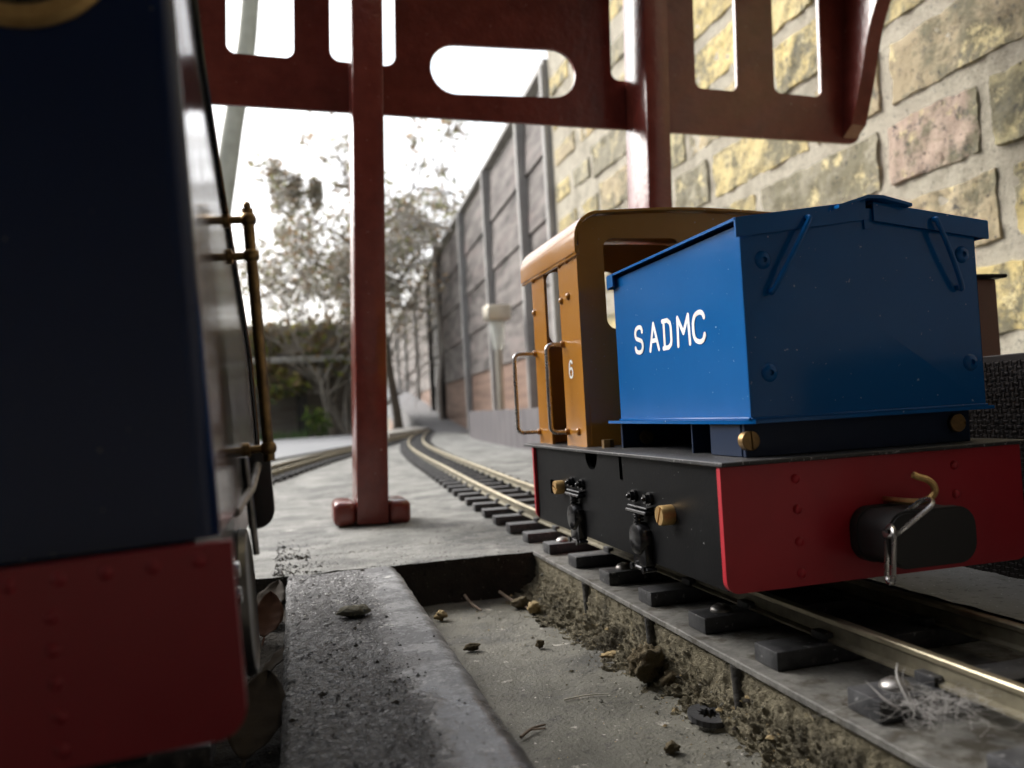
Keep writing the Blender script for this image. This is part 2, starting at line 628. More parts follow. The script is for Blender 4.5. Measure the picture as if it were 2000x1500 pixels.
m = MB()
vv = m.grid(130, 760, kerb)
for side in (0, 130):
    top = vv[side]
    bot = [m.bm.verts.new((v.co.x + 0.0008 * nse(v.co.y, side, 0, 90), v.co.y, -0.11)) for v in top]
    for j in range(760):
        q = (top[j], bot[j], bot[j + 1], top[j + 1]) if side == 0 else (top[j], top[j + 1], bot[j + 1], bot[j])
        m.bm.faces.new(q)
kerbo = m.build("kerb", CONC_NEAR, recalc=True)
kind(kerbo, "structure")

# ledge right of the track
m = MB()
m.grid(20, 120, lambda u, v: (0.2035 + 0.052 * u, -0.10 + 0.52 * v, -0.0700 + 0.0004 * nse(u * 0.05, v * 0.5, 0, 120)))
m.box(0.2036, 0.2555, -0.10, 0.3985, -0.12, -0.0716)
kind(m.build("ledge", concrete("grey_ledge_concrete", (0.22, 0.215, 0.20), (0.28, 0.275, 0.26), (0.18, 0.175, 0.165), (0.10, 0.10, 0.09), grain=0.5)), "structure")

# mortar bank under the track base
m = MB()


def bank(u, v):
    y = -0.10 + 0.4985 * v
    prof = [(0.1146, -0.0732), (0.1144, -0.079), (0.1138, -0.085), (0.1124, -0.0895), (0.1092, -0.0920), (0.1045, -0.0942)]
    s = u * (len(prof) - 1)
    i = min(int(s), len(prof) - 2)
    f = s - i
    x = prof[i][0] * (1 - f) + prof[i + 1][0] * f
    z = prof[i][1] * (1 - f) + prof[i + 1][1] * f
    far = max(0.0, min(1.0, (y - 0.24) / 0.15))
    x -= far * 0.011 * u * u
    n1 = nse(x, y, z, 90, 5)
    n2 = nse(x, y, z, 380, 3)
    amp = 0.35 + 0.65 * min(1.0, u * 1.6)
    n3 = nse(x, y, z, 800, 3)
    x -= (0.0024 * n1 + 0.0014 * n2 + 0.0006 * n3) * amp
    z += (0.0016 * n1 + 0.0014 * n2 + 0.0006 * n3) * amp
    # rough drips running down from the base
    return (x, y, z)


m.grid(64, 900, bank)
m.box(0.115, 0.2034, -0.10, 0.3985, -0.11, -0.0736)
kind(m.build("mortar_bank", MORTAR, recalc=False), "structure")

# grey base strip under the near track
m = MB()
m.box(0.1128, 0.2030, -0.10, 0.3988, -0.0732, -0.0712, 0.0003, 1)
strip = m.build("track_base_strip", STRIPM)
tag(strip, "grey base strip with dusty edge under the near track beside the pit", "track base")


for yb in (0.205, 0.262, 0.325):
    m = MB()
    pts = [(0.1146, yb, -0.0733), (0.1144, yb + 0.0005, -0.0770), (0.1144, yb - 0.0004, -0.0810), (0.1142, yb, -0.0860)]
    m.tube(pts, [0.0024, 0.0018, 0.0020, 0.0014], 12)
    m.build("bolt_shaft", mat("tarred_bolt", (0.012, 0.011, 0.010), (0.03, 0.027, 0.022), rough=0.6, scale=300, bump=0.8, bscale=500, bdist=0.001) if yb == 0.205 else bpy.data.materials["tarred_bolt"], strip)
# ------------------------------------------------------------------ tracks
def catmull(P, n=24):
    out = []
    for i in range(len(P) - 1):
        p0 = P[max(i - 1, 0)]
        p1, p2 = P[i], P[i + 1]
        p3 = P[min(i + 2, len(P) - 1)]
        for k in range(n):
            t = k / n
            out.append(tuple(0.5 * (2 * b + (c - a) * t + (2 * a - 5 * b + 4 * c - d) * t * t + (3 * b - a - 3 * c + d) * t ** 3) for a, b, c, d in zip(p0, p1, p2, p3)))
    out.append(P[-1])
    return [Vector(p) for p in out]


def path_sampler(pts):
    ds = [0.0]
    for a, b in zip(pts, pts[1:]):
        ds.append(ds[-1] + (b - a).length)

    def at(s):
        s = max(0, min(s, ds[-1] - 1e-6))
        lo, hi = 0, len(ds) - 1
        while hi - lo > 1:
            mid = (lo + hi) // 2
            if ds[mid] <= s:
                lo = mid
            else:
                hi = mid
        f = (s - ds[lo]) / max(1e-9, ds[hi] - ds[lo])
        p = pts[lo].lerp(pts[hi], f)
        d = (pts[hi] - pts[lo]).normalized()
        return p, d
    return at, ds[-1]


def make_rail(pts, off):
    # bullhead-ish profile (lateral, height above sleeper top) ; rail top at +6.0 mm
    prof = [(-0.0022, 0.0), (0.0022, 0.0), (0.0022, 0.0006), (0.0006, 0.0011), (0.0006, 0.0042), (0.0013, 0.0047), (0.0013, 0.0058), (0.0010, 0.0061), (-0.0010, 0.0061), (-0.0013, 0.0058), (-0.0013, 0.0047), (-0.0006, 0.0042), (-0.0006, 0.0011), (-0.0022, 0.0006)]
    mm = MB()
    rings = []
    for i, p in enumerate(pts):
        d = (pts[min(i + 1, len(pts) - 1)] - pts[max(i - 1, 0)])
        d.z = 0
        d.normalize()
        n = Vector((d.y, -d.x, 0))
        rings.append([mm.bm.verts.new(p + n * (off + a) + Vector((0, 0, h))) for a, h in prof])
    k = len(prof)
    for a, b in zip(rings, rings[1:]):
        for i in range(k):
            j = (i + 1) % k
            f = mm.bm.faces.new((a[i], a[j], b[j], b[i]))
            f.material_index = 0 if 5 <= i <= 9 else 1
    mm.bm.faces.new(rings[0])
    mm.bm.faces.new(rings[-1][::-1])
    return mm


RAILW = mat("dull_rail_web", (0.22, 0.20, 0.14), (0.13, 0.115, 0.08), rough=0.6, metal=0.4, scale=150)


def sleeper_mesh():
    mm = MB()
    mm.box(-0.0365, 0.0365, -0.0055, 0.0055, -0.0050, 0.0, 0.0005, 2)
    for s in (-1, 1):
        # rail chairs each side of both rails
        for k in (-1, 1):
            mm.box(s * 0.016 + k * 0.0028 - 0.0016, s * 0.016 + k * 0.0028 + 0.0016, -0.0032, 0.0032, -0.0003, 0.0022, 0.0005, 2)
    # grain nicks on the ends
    me_b = mm
    return me_b


def track(name, label, P, sl, spacing, ymin, ymax, screws=(), jitter=0.0):
    pts = catmull([Vector(p) for p in P])
    root = thing(name, label, "railway track", P[0])
    rl = None
    for s in (-1, 1):
        make_rail(pts, s * 0.0173).build("rail", [RAILM, RAILW], root)
    at, L = path_sampler(pts)
    proto = None
    s = sl
    i = 0
    while s < L and i < 100:
        p, d = at(s)
        if ymin <= p.y <= ymax:
            if proto is None:
                mm = sleeper_mesh()
                proto = mm.build("sleeper", PLASTIC, None)
                proto.parent = root
                o = proto
            else:
                o = proto.copy()
                COL.objects.link(o)
                o.parent = root
            o.location = p - OFF[root]
            o.rotation_euler = (0, 0, math.atan2(-d.x, d.y) + random.uniform(-jitter, jitter))
            i += 1
            for sy in screws:
                if abs(p.y - sy) < spacing / 2:
                    q = SCREW.copy()
                    COL.objects.link(q)
                    q.parent = o
                    q.location = (-0.0275, 0.0006, 0)
        s += spacing
    return root


# prototype pan-head screw (moved under the first sleeper that needs one)
mm = MB()
mm.lathe((0, 0, 0), (0, 0, 1), [(0.0034, 0.0), (0.0034, 0.0004), (0.0030, 0.0011), (0.0020, 0.0018), (0.0009, 0.0021), (0.0, 0.0021)], 24)
mm.box(-0.0014, 0.0014, -0.00025, 0.00025, 0.0019, 0.00215)
mm.box(-0.00025, 0.00025, -0.0014, 0.0014, 0.00191, 0.00216)
SCREW = mm.build("screw", STEELD)

ZS = -0.0661
near_track = track("railway_track", "straight railway track under the blue and brown engine curving away towards the fence",
                   [(0.1537, -0.10, ZS), (0.1537, 0.2, ZS), (0.1537, 0.45, ZS), (0.163, 0.65, ZS), (0.180, 0.90, ZS), (0.207, 1.29, ZS), (0.252, 1.75, ZS), (0.335, 2.3, ZS), (0.53, 3.35, ZS), (0.80, 4.6, ZS)],
                   0.026, 0.0385, -0.1, 4.6, screws=(0.142, 0.218, 0.296, 0.372))
# turn the prototype screw into a child of a real sleeper
SCREW.parent = [c for c in near_track.children if c.name.startswith("sleeper")][0]
SCREW.location = (-0.0275, 0.0006, 0)
far_track = track("railway_track", "left hand railway track crossing behind the front post in a shallow curve",
                  [(-0.185, 0.41, ZS), (-0.13, 0.65, ZS), (-0.048, 1.05, ZS), (0.025, 1.38, ZS), (0.115, 1.72, ZS), (0.29, 2.32, ZS + 0.002), (0.42, 2.85, ZS + 0.003)],
                  0.02, 0.034, 0.40, 2.9)
engine_track = track("railway_track", "short track in the trench under the dark navy engine",
                     [(-0.056, -0.10, ZS), (-0.056, 0.15, ZS), (-0.056, 0.395, ZS)], 0.02, 0.0385, -0.1, 0.39)

# ------------------------------------------------------------------ right hand engine
eng = thing("model_locomotive", "small model diesel engine with bright blue lettered hood, brown cab and red buffer beam", "locomotive", (0.1537, 0.2775, -0.0600))
XY = lambda Y0: (lambda a, b, t: (a, t, b))          # plate in XZ, thickness along Y
YZ = lambda a, b, t: (t, a, b)                      # plate in YZ, thickness along X

# side frames with slot, half-round notch and window
holes = [rrect(0.3335, 0.3430, -0.0372, -0.0312, 0.001, 4)]
outer = [(0.194, -0.0502), (0.3625, -0.0502), (0.3625, -0.0178)]
outer += [(0.2968, -0.0178)] + [(0.2905 + 0.0063 * math.cos(a), -0.0186 - 0.0055 * math.sin(a)) for a in [math.pi * i / 10 for i in range(11)]] + [(0.2842, -0.0178)]
outer += [(0.2637, -0.0178), (0.2632, -0.0258), (0.2612, -0.0262), (0.2605, -0.0258), (0.2610, -0.0178), (0.194, -0.0178)]
for x0, x1 in ((0.1067, 0.1085), (0.1989, 0.2007)):
    m = MB()
    m.plate(outer, holes, YZ, x0, x1)
    m.build("side_frame", BLACK, eng)
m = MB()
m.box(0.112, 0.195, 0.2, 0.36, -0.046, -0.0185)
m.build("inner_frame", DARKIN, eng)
# footplate
m = MB()
m.box(0.1047, 0.2027, 0.1895, 0.3760, -0.01775, -0.01660, 0.0002, 1)
m.build("footplate", BLACKD, eng)
# buffer beams
for (y0, y1, fr) in ((0.1920, 0.1938, True), (0.3627, 0.3645, False)):
    m = MB()
    m.plate(rrect(0.1054, 0.2011, -0.0506, -0.0179, 0.003, 6, (0.0035, 0.0035, 0.0, 0.0)), [], lambda a, b, t: (a, t, b), y0, y1)
    beam = m.build("buffer_beam", RED, eng)
    if fr:
        for x in (0.1273, 0.1780):
            for z in (-0.0223, -0.0304, -0.0389, -0.0472):
                m = MB()
                m.ball((x, 0.1921, z), 0.00135, (1, 0.75, 1), 14, 8)
                m.build("rivet", RED, beam)
# centre buffer: oval block
m = MB()
fnb = lambda a, b, t: (a, t, b)
for (y0, y1, g) in ((0.1800, 0.1920, 0.0), (0.1890, 0.1918, 0.0004), (0.1773, 0.1800, 0.0003), (0.1768, 0.1773, -0.0003)):
    m.plate(rrect(0.1431 - g, 0.1696 + g, -0.0455 - g, -0.0315 + g, 0.0052 + g, 8), [], fnb, y0, y1)
m.build("buffer", RUBBER, eng)
# hook and chain
m = MB()
hook = [(0.1545, 0.1920, -0.0300), (0.1548, 0.1850, -0.0299), (0.1555, 0.1800, -0.0296), (0.1565, 0.1775, -0.0285), (0.1572, 0.1765, -0.0268), (0.1568, 0.1765, -0.0250), (0.1552, 0.1768, -0.0236), (0.1532, 0.1772, -0.0229), (0.1518, 0.1776, -0.0222)]
m.tube(catmull([Vector(p) for p in hook], 5), 0.00088, 10)
m.build("coupling_hook", BRASS, eng)


def link(c, ax, bx, a, b, r, name, ma):
    """stadium ring: long half-length a along ax, half width b along bx"""
    mmm = MB()
    c, ax, bx = Vector(c), Vector(ax).normalized(), Vector(bx).normalized()
    pts = []
    for i in range(13):
        t = -math.pi / 2 + math.pi * i / 12
        pts.append(c + ax * (a - b + b * math.cos(t)) + bx * (b * math.sin(t)))
    for i in range(13):
        t = math.pi / 2 + math.pi * i / 12
        pts.append(c + ax * (-(a - b) + b * math.cos(t)) + bx * (b * math.sin(t)))
    mmm.tube(pts, r, 8, closed=True)
    return mmm.build(name, ma, eng)


link((0.1487, 0.1765, -0.0327), (0.80, -0.1, 0.52), (0.15, 0.95, 0.1), 0.0075, 0.0026, 0.00062, "chain_link", STEEL)
link((0.1422, 0.1760, -0.0414), (0.10, 0.0, 1.0), (0.35, 0.93, 0.0), 0.0072, 0.0024, 0.00062, "chain_link", STEEL)

# axle boxes with spring gear
for cy in (0.2447, 0.3068):
    ax = MB()
    X0 = 0.1067
    # body with curved cap
    ax.box(X0 - 0.0026, X0 + 0.001, cy - 0.0050, cy + 0.0050, -0.0518, -0.0400, 0.0006, 2)
    ax.lathe((X0 + 0.0005, cy, -0.0432), (-1, 0, 0), [(0.0052, 0.0), (0.0052, 0.0032), (0.0046, 0.0042), (0.0030, 0.0048), (0.0, 0.0050)], 24)
    box_o = ax.build("axle_box", BLACKG, eng)
    s = MB()
    s.box(X0 - 0.0032, X0 + 0.0002, cy - 0.0078, cy + 0.0078, -0.0352, -0.0340, 0.0003, 1)
    s.box(X0 - 0.0026, X0 + 0.0002, cy - 0.0074, cy + 0.0074, -0.0336, -0.0328, 0.0003, 1)
    s.build("spring_hanger", BLACKG, eng)
    for k in (-1, 1):
        b = MB()
        b.cyl((X0 - 0.0010, cy + k * 0.0060, -0.0302), (X0 + 0.0006, cy + k * 0.0060, -0.0302), 0.0021, 18)
        b.cyl((X0 - 0.0024, cy + k * 0.0060, -0.0302), (X0 - 0.0008, cy + k * 0.0060, -0.0302), 0.0016, 6)
        b.ball((X0 - 0.0026, cy + k * 0.0060, -0.0302), 0.0008, seg=10, rings=6)
        b.build("hex_bolt", BLACKG, eng)
    c = MB()
    pts = []
    for i in range(60):
        t = i / 59
        a = t * 2 * math.pi * 4.5
        pts.append((X0 - 0.0020 + 0.0014 * math.cos(a), cy + 0.0014 * math.sin(a), -0.0352 - 0.0048 * t))
    c.tube(pts, 0.00042, 6)
    c.cyl((X0 - 0.0020, cy, -0.0400), (X0 - 0.0020, cy, -0.0350), 0.0008, 10)
    c.build("coil_spring", BLACKG, eng)
    k = MB()
    k.box(X0 - 0.0030, X0 + 0.0008, cy - 0.0062, cy + 0.0062, -0.0530, -0.0518, 0.0004, 1)
    k.cyl((X0 - 0.0036, cy + 0.0045, -0.0524), (X0 - 0.0028, cy + 0.0045, -0.0524), 0.0012, 6)
    k.cyl((X0 - 0.0036, cy - 0.0045, -0.0524), (X0 - 0.0028, cy - 0.0045, -0.0524), 0.0012, 6)
    k.build("keeper_plate", BLACKG, eng)


def slot_screw(c, axis, r, h, ang, ma, name="brass_screw"):
    """cheese head screw with a real slot; axis points outwards"""
    c, axis = Vector(c), Vector(axis).normalized()
    u = axis.orthogonal().normalized()
    w = axis.cross(u)
    u, w = u * math.cos(ang) + w * math.sin(ang), w * math.cos(ang) - u * math.sin(ang)
    mm_ = MB()
    mm_.lathe(c, axis, [(r, -0.001), (r, h * 0.90), (r * 0.94, h), (r * 0.93, h * 0.78)], 28)
    g = r * 0.14
    for s in (-1, 1):
        pts2 = []
        n = 14
        a0 = math.asin(g / (r * 0.93))
        for i in range(n + 1):
            t = a0 + (math.pi - 2 * a0) * i / n
            pts2.append((r * 0.93 * math.cos(t), s * r * 0.93 * math.sin(t)))
        mm_.plate(pts2, [], lambda a, b, t: c + u * a + w * b + axis * t, h * 0.7, h * 1.03)
    return mm_.build(name, ma, eng)


slot_screw((0.1067, 0.2246, -0.0336), (-1, 0, 0), 0.0030, 0.0040, 1.9, BRASS)
slot_screw((0.1067, 0.3262, -0.0332), (-1, 0, 0), 0.0028, 0.0036, 0.5, BRASS)
# wheels (mostly hidden)
for cy in (0.2447, 0.3068):
    for x in (0.1360, 0.1688):
        w = MB()
        w.lathe((x, cy, -0.0475), (1, 0, 0), [(0.004, 0.0), (0.0122, 0.0), (0.0125, 0.003), (0.0140, 0.0032), (0.0140, 0.0042), (0.004, 0.0042)] if x < 0.15 else [(0.004, 0.0), (0.0140, 0.0), (0.0140, 0.001), (0.0125, 0.0012), (0.0122, 0.0042), (0.004, 0.0042)], 40)
        w.build("wheel", STEELD, eng)

# hood sub frame
m = MB()
m.box(0.1180, 0.1920, 0.2000, 0.2016, -0.0166, -0.0074, 0.0002, 1)      # front angle
m.box(0.1178, 0.1190, 0.2018, 0.2190, -0.0165, -0.0075, 0.0002, 1)
m.box(0.1179, 0.1500, 0.2302, 0.2312, -0.0165, -0.0075, 0.0002, 1)
m.box(0.1180, 0.1920, 0.2860, 0.2876, -0.0166, -0.0074, 0.0002, 1)
m.box(0.1905, 0.1918, 0.2018, 0.2858, -0.0165, -0.0075)
m.box(0.1200, 0.1904, 0.2330, 0.2345, -0.0165, -0.0075)
m.build("hood_support", mat("support_blue_black", (0.006, 0.016, 0.042), (0.007, 0.018, 0.048), rough=0.4, scale=80, spec=0.2), eng)
slot_screw((0.1190, 0.2000, -0.0120), (0, -1, 0), 0.0027, 0.0014, 0.85, BRASSD)
slot_screw((0.1868, 0.2000, -0.0110), (0, -1, 0), 0.0027, 0.0014, 2.3, BRASSD)
slot_screw((0.1272, 0.2858, -0.0130), (0, -1, 0), 0.0026, 0.0012, 1.4, BRASSD)
m = MB()
m.cyl((0.1165, 0.2975, -0.0166), (0.1165, 0.2975, -0.0136), 0.0024, 6)
m.build("fixing_nut", BRASSD, eng)
# flange plate with clipped corner
m = MB()
m.plate([(0.1165, 0.2000), (0.1190, 0.1958), (0.1972, 0.1958), (0.1972, 0.2945), (0.1160, 0.2945)], [], lambda a, b, t: (a, b, t), -0.0074, -0.0064)
m.build("hood_flange", BLUE, eng)

# hood body
HX0, HX1, HY0, HY1, HZ0, HZE, HZR = 0.1184, 0.1958, 0.1970, 0.2880, -0.0064, 0.0463, 0.0512
RX = (HX0 + HX1) / 2 + 0.0015
m = MB()
prof = [(HX0, HZ0), (HX1, HZ0), (HX1, HZE), (RX, HZR), (HX0, HZE)]
rp = []


def fillet(P, rs, n=5):
    out = []
    N = len(P)
    for i in range(N):
        p = Vector(P[i])
        r = rs[i]
        if r <= 0:
            out.append(tuple(p))
            continue
        a = (Vector(P[i - 1]) - p).normalized()
        b = (Vector(P[(i + 1) % N]) - p).normalized()
        h = math.acos(max(-1, min(1, a.dot(b)))) / 2
        d = r / math.tan(h)
        c = p + (a + b).normalized() * (r / math.sin(h))
        s0, s1 = p + a * d - c, p + b * d - c
        a0 = math.atan2(s0.y, s0.x)
        a1 = math.atan2(s1.y, s1.x)
        da = (a1 - a0 + math.pi) % (2 * math.pi) - math.pi
        for k in range(n + 1):
            t = a0 + da * k / n
            out.append((c.x + r * math.cos(t), c.y + r * math.sin(t)))
    return out


m.plate(prof, [], lambda a, b, t: (a, t, b), HY0, HY1)
# bevel the vertical front corners
es = [e for e in m.bm.edges if abs(e.verts[0].co.y - e.verts[1].co.y) < 1e-6 and abs(e.verts[0].co.x - e.verts[1].co.x) < 1e-6 and abs(e.verts[0].co.z - e.verts[1].co.z) > 0.04]
bmesh.ops.bevel(m.bm, geom=es, offset=0.0006, segments=3, affect='EDGES', profile=0.5)
# solder fillet along the bottom of the side
m.box(HX0 - 0.0006, HX0 + 0.0006, HY0, HY1, HZ0 - 0.0001, HZ0 + 0.0008, 0.0004, 2)
m.box(HX0, HX1, HY0 - 0.0005, HY0 + 0.0006, HZ0 - 0.0001, HZ0 + 0.0007, 0.0003, 2)
hood = m.build("hood", BLUE, eng)
# end plate seam lip
m = MB()
m.box(HX0 - 0.0002, HX0 + 0.0008, HY0 - 0.0003, HY0 + 0.0003, HZ0 + 0.001, HZE - 0.003, 0.0001, 1)
m.build("seam", BLUE, hood)

# two folded lids
slope = (HZR - HZE) / (RX - HX0)


def lid(sgn):
    mm_ = MB()
    xe = HX0 - 0.0019 if sgn < 0 else HX1 + 0.0034
    xr = RX - 0.0010 if sgn < 0 else RX + 0.0016
    y0, y1 = HY0 - 0.0014, HY1 + 0.0010

    def zt(x):
        return (HZE + 0.0012 + (x - HX0) * slope) if sgn < 0 else (HZR + 0.0010 - (x - RX) * (HZR - HZE) / (HX1 - RX))
    xs = [xe, xr] if sgn < 0 else [xr, xe]
    # top sheet, as a thin extruded strip along Y
    t = 0.0008
    mm_.plate([(xs[0], zt(xs[0])), (xs[1], zt(xs[1])), (xs[1], zt(xs[1]) + t), (xs[0], zt(xs[0]) + t)], [], lambda a, b, q: (a, q, b), y0, y1)
    # front and back downturned flange
    for (ya, yb) in ((y0, y0 + 0.0008), (y1 - 0.0008, y1)):
        mm_.plate([(xs[0], zt(xs[0]) - 0.0046), (xs[1], zt(xs[1]) - 0.0046), (xs[1], zt(xs[1]) + t * 0.9), (xs[0], zt(xs[0]) + t * 0.9)], [], lambda a, b, q: (a, q, b), ya - 0.0001, yb - 0.0001)
    if sgn > 0:
        mm_.box(xe - 0.0006, xe + 0.0002, y0, y1, zt(xe) - 0.0042, zt(xe) + 0.0005)
    else:
        mm_.box(xe - 0.0002, xe + 0.0006, y1 - 0.006, y1, zt(xe) - 0.0040, zt(xe) + 0.0005)
    return mm_.build("hood_lid", BLUE, eng)


lid(-1)
lid(1)
# ridge cap with turned edges
m = MB()
m.plate([(RX - 0.0115, HZR - 0.0009), (RX - 0.002, HZR + 0.0019), (RX + 0.003, HZR + 0.0019), (RX + 0.0125, HZR - 0.0002), (RX + 0.0125, HZR + 0.0006), (RX + 0.003, HZR + 0.0028), (RX - 0.002, HZR + 0.0028), (RX - 0.0115, HZR + 0.0000)], [], lambda a, b, t: (a, t, b), HY0 - 0.0040, HY1 + 0.001)
m.build("ridge_cap", BLUE, eng)
# joint strap at the front under the cap
m = MB()
m.box(RX - 0.0010, RX + 0.0016, HY0 - 0.0006, HY0 + 0.001, HZR - 0.006, HZR - 0.0002)
m.build("joint_strap", BLUE, eng)
# wire props
for (a, b) in (((0.1384, 0.1950, 0.0476), (0.1266, 0.1962, 0.0284)), ((0.1800, 0.1950, 0.0474), (0.1880, 0.1962, 0.0284))):
    m = MB()
    a, b = Vector(a), Vector(b)
    pts = [a + Vector((0, 0.006, 0.0006)), a + Vector((0, 0.003, 0.0006)), a + Vector((0, 0.0, 0.0004)), a + (b - a) * 0.04 + Vector((0, -0.0010, 0)), a + (b - a) * 0.5 + Vector((0, -0.0016, 0)), b + Vector((0, -0.0012, 0)), b + Vector((0, 0.0004, -0.0002)), b + Vector((0, 0.0022, 0))]
    m.tube(catmull(pts, 5), 0.00075, 10)
    m.build("wire_handle", BLUE, eng)
# washer rivets on the hood end
for (x, z) in ((0.1250, 0.0367), (0.1248, 0.0061), (0.1909, 0.0064), (0.1906, 0.0379)):
    m = MB()
    m.lathe((x, HY0 + 0.0002, z), (0, -1, 0), [(0.0026, 0.0), (0.0024, 0.0005), (0.0017, 0.0011), (0.0008, 0.0012), (0.0006, 0.0004), (0.0, 0.0003)], 20)
    m.build("rivet", BLUE, eng)

# lettering on the left side of the hood: monoline strokes
GLY = {
    'S': [[(0.95, 0.80), (0.85, 0.95), (0.5, 1.0), (0.15, 0.93), (0.02, 0.75), (0.15, 0.58), (0.5, 0.5), (0.85, 0.42), (0.98, 0.24), (0.85, 0.06), (0.5, 0.0), (0.12, 0.06), (0.0, 0.20)]],
    'A': [[(0.0, 0.0), (0.5, 1.0), (1.0, 0.0)], [(0.2, 0.36), (0.8, 0.36)]],
    'D': [[(0.16, 0.0), (0.16, 1.0)], [(0.0, 1.0), (0.62, 1.0), (0.92, 0.88), (1.0, 0.72), (1.0, 0.24), (0.92, 0.10), (0.62, 0.0), (0.0, 0.0)]],
    'M': [[(0.0, 0.0), (0.05, 1.0), (0.5, 0.42), (0.95, 1.0), (1.0, 0.0)]],
    'C': [[(1.0, 0.80), (0.85, 0.95), (0.55, 1.0), (0.2, 0.92), (0.03, 0.72), (0.0, 0.5), (0.03, 0.26), (0.2, 0.08), (0.55, 0.0), (0.85, 0.05), (1.0, 0.22)]],
    '6': [[(0.9, 0.86), (0.6, 1.0), (0.25, 0.92), (0.05, 0.65), (0.0, 0.32), (0.15, 0.06), (0.5, 0.0), (0.85, 0.07), (1.0, 0.30), (0.85, 0.50), (0.5, 0.56), (0.12, 0.46)]],
}


def stroke(mm_, pts, w, fn, lift):
    """flat rounded stroke ribbon; 2d pts -> fn(a, b, lift)"""
    P = [Vector(p) for p in pts]
    for p, q in zip(P, P[1:]):
        d = (q - p)
        if d.length < 1e-9:
            continue
        n = Vector((-d.y, d.x)).normalized() * w / 2
        mm_.bm.faces.new([mm_.bm.verts.new(fn(v.x, v.y, lift)) for v in (p - n, q - n, q + n, p + n)])
        lift += 0.000002
    for p in P:
        mm_.bm.faces.new([mm_.bm.verts.new(fn(p.x + w / 2 * math.cos(2 * math.pi * i / 14), p.y + w / 2 * math.sin(2 * math.pi * i / 14), lift)) for i in range(14)])
        lift += 0.000002


def smooth2(pts):
    if len(pts) < 6:
        return pts
    return [tuple(p[:2]) for p in catmull([Vector((a, b, 0)) for a, b in pts], 5)]


spots = [('S', 0.2697, 0.0062), ('A', 0.2580, 0.0068), ('D', 0.2476, 0.0060), ('M', 0.2370, 0.0080), ('C', 0.2262, 0.0070)]
for ch, y, w in spots:
    m = MB()
    for st in GLY[ch]:
        pts = [(y - a * w, 0.0174 + b * 0.0088 + (0.2697 - y) * -0.008) for a, b in (smooth2(st) if ch in 'SC' else st)]
        stroke(m, pts, 0.0015, lambda a, b, l: (HX0 - l, a, b), 0.00003)
    m.build("letter", WHITE, hood, smooth=False)

# cab
CX0, CX1, CY0, CY1, CZ0 = 0.1120, 0.2090, 0.3085, 0.3725, -0.0166
side_out = [(CY0, CZ0), (0.3325, CZ0), (0.3325, 0.0610), (0.3535, 0.0615), (0.3535, CZ0), (CY1, CZ0), (CY1, 0.0640), (CY0, 0.0640)]
for x0, x1 in ((CX0, CX0 + 0.0012), (CX1 - 0.0012, CX1)):
    m = MB()
    m.plate(side_out, [], YZ, x0, x1)
    sd = m.build("cab_side", BROWN, eng)
    if x0 < 0.15:
        for (y, z) in ((0.3300, 0.0600), (0.3205, 0.0602), (0.3298, 0.0446), (0.3206, 0.0452), (0.3690, 0.0600), (0.3700, 0.0446), (0.3172, -0.0105)):
            m = MB()
            m.ball((x0 - 0.0002, y, z), 0.0016, (0.7, 1, 1), 14, 8)
            m.build("rivet", BROWN, sd)
        m = MB()
        pts = [(0.3245 - a * 0.0042, 0.0118 + b * 0.0068) for a, b in smooth2(GLY['6'][0])]
        stroke(m, pts, 0.0010, lambda a, b, l: (CX0 - l, a, b), 0.00003)
        m.build("number", WHITE, sd, smooth=False)

# arched roof profile (X,z)
roof_prof = []
EZ, TZ = 0.0610, 0.0765
for i in range(9):
    a = math.pi - (math.pi / 2) * i / 8
    roof_prof.append((CX0 + 0.0110 - 0.0004 + 0.0112 * math.cos(a), 0.0652 + 0.0112 * math.sin(a)))
for i in range(1, 8):
    t = i / 8
    x = roof_prof[8][0] + (CX1 - 0.0110 - roof_prof[8][0]) * t
    roof_prof.append((x, 0.0764 + 0.0016 * math.sin(math.pi * t)))
for i in range(9):
    a = math.pi / 2 - (math.pi / 2) * i / 8
    roof_prof.append((CX1 - 0.0106 + 0.0112 * math.cos(a), 0.0652 + 0.0112 * math.sin(a)))
# end walls with windows
wall_out = [(CX0 + 0.0012, CZ0), (CX1 - 0.0012, CZ0)] + [(min(max(x, CX0 + 0.0012), CX1 - 0.0012), z - 0.0006) for x, z in roof_prof[::-1]]
for (y0, y1, wins) in ((CY0, CY0 + 0.0012, ((0.1236, 0.1580), (0.1680, 0.2000))), (CY1 - 0.0012, CY1, ((0.1190, 0.1370), (0.1460, 0.1535), (0.1850, 0.2030)))):
    m = MB()
    m.plate(wall_out, [rrect(a, b, 0.0300, 0.0668 if len(wins) == 2 else 0.0640, min(0.0042, (b - a) * 0.45), 6) for a, b in wins], lambda a, b, t: (a, t, b), y0, y1)
    m.build("cab_end", BROWN, eng)
rp_in = [(CX0 - 0.0006, EZ)] + roof_prof + [(CX1 + 0.0006, EZ)]
cxm, czm = (CX0 + CX1) / 2, 0.03
rp_out = [(x + 0.0010 * (1 if x > cxm else -1) * (0.0 if 8 <= i - 1 <= 17 else 1), z + 0.0010) for i, (x, z) in enumerate(rp_in)]
m = MB()
m.plate(rp_in + [(x, z if k not in (0, len(rp_out) - 1) else EZ - 0.0002) for k, (x, z) in reversed(list(enumerate(rp_out)))], [], lambda a, b, t: (a, t, b), CY0 - 0.0030, 0.3850)
m.build("cab_roof", BROWN, eng)
m = MB()
m.box(CX0 - 0.0012, CX0 + 0.0004, CY0 - 0.0031, 0.3851, EZ - 0.0015, EZ + 0.0012, 0.0004, 2)
m.build("roof_gutter", BROWN, eng)
m = MB()
m.box(CX0 + 0.0020, CX1 - 0.002, CY0 - 0.0005, CY0 - 0.0000, CZ0, 0.0005)
m.build("step_plate", BROWN, eng)
m = MB()
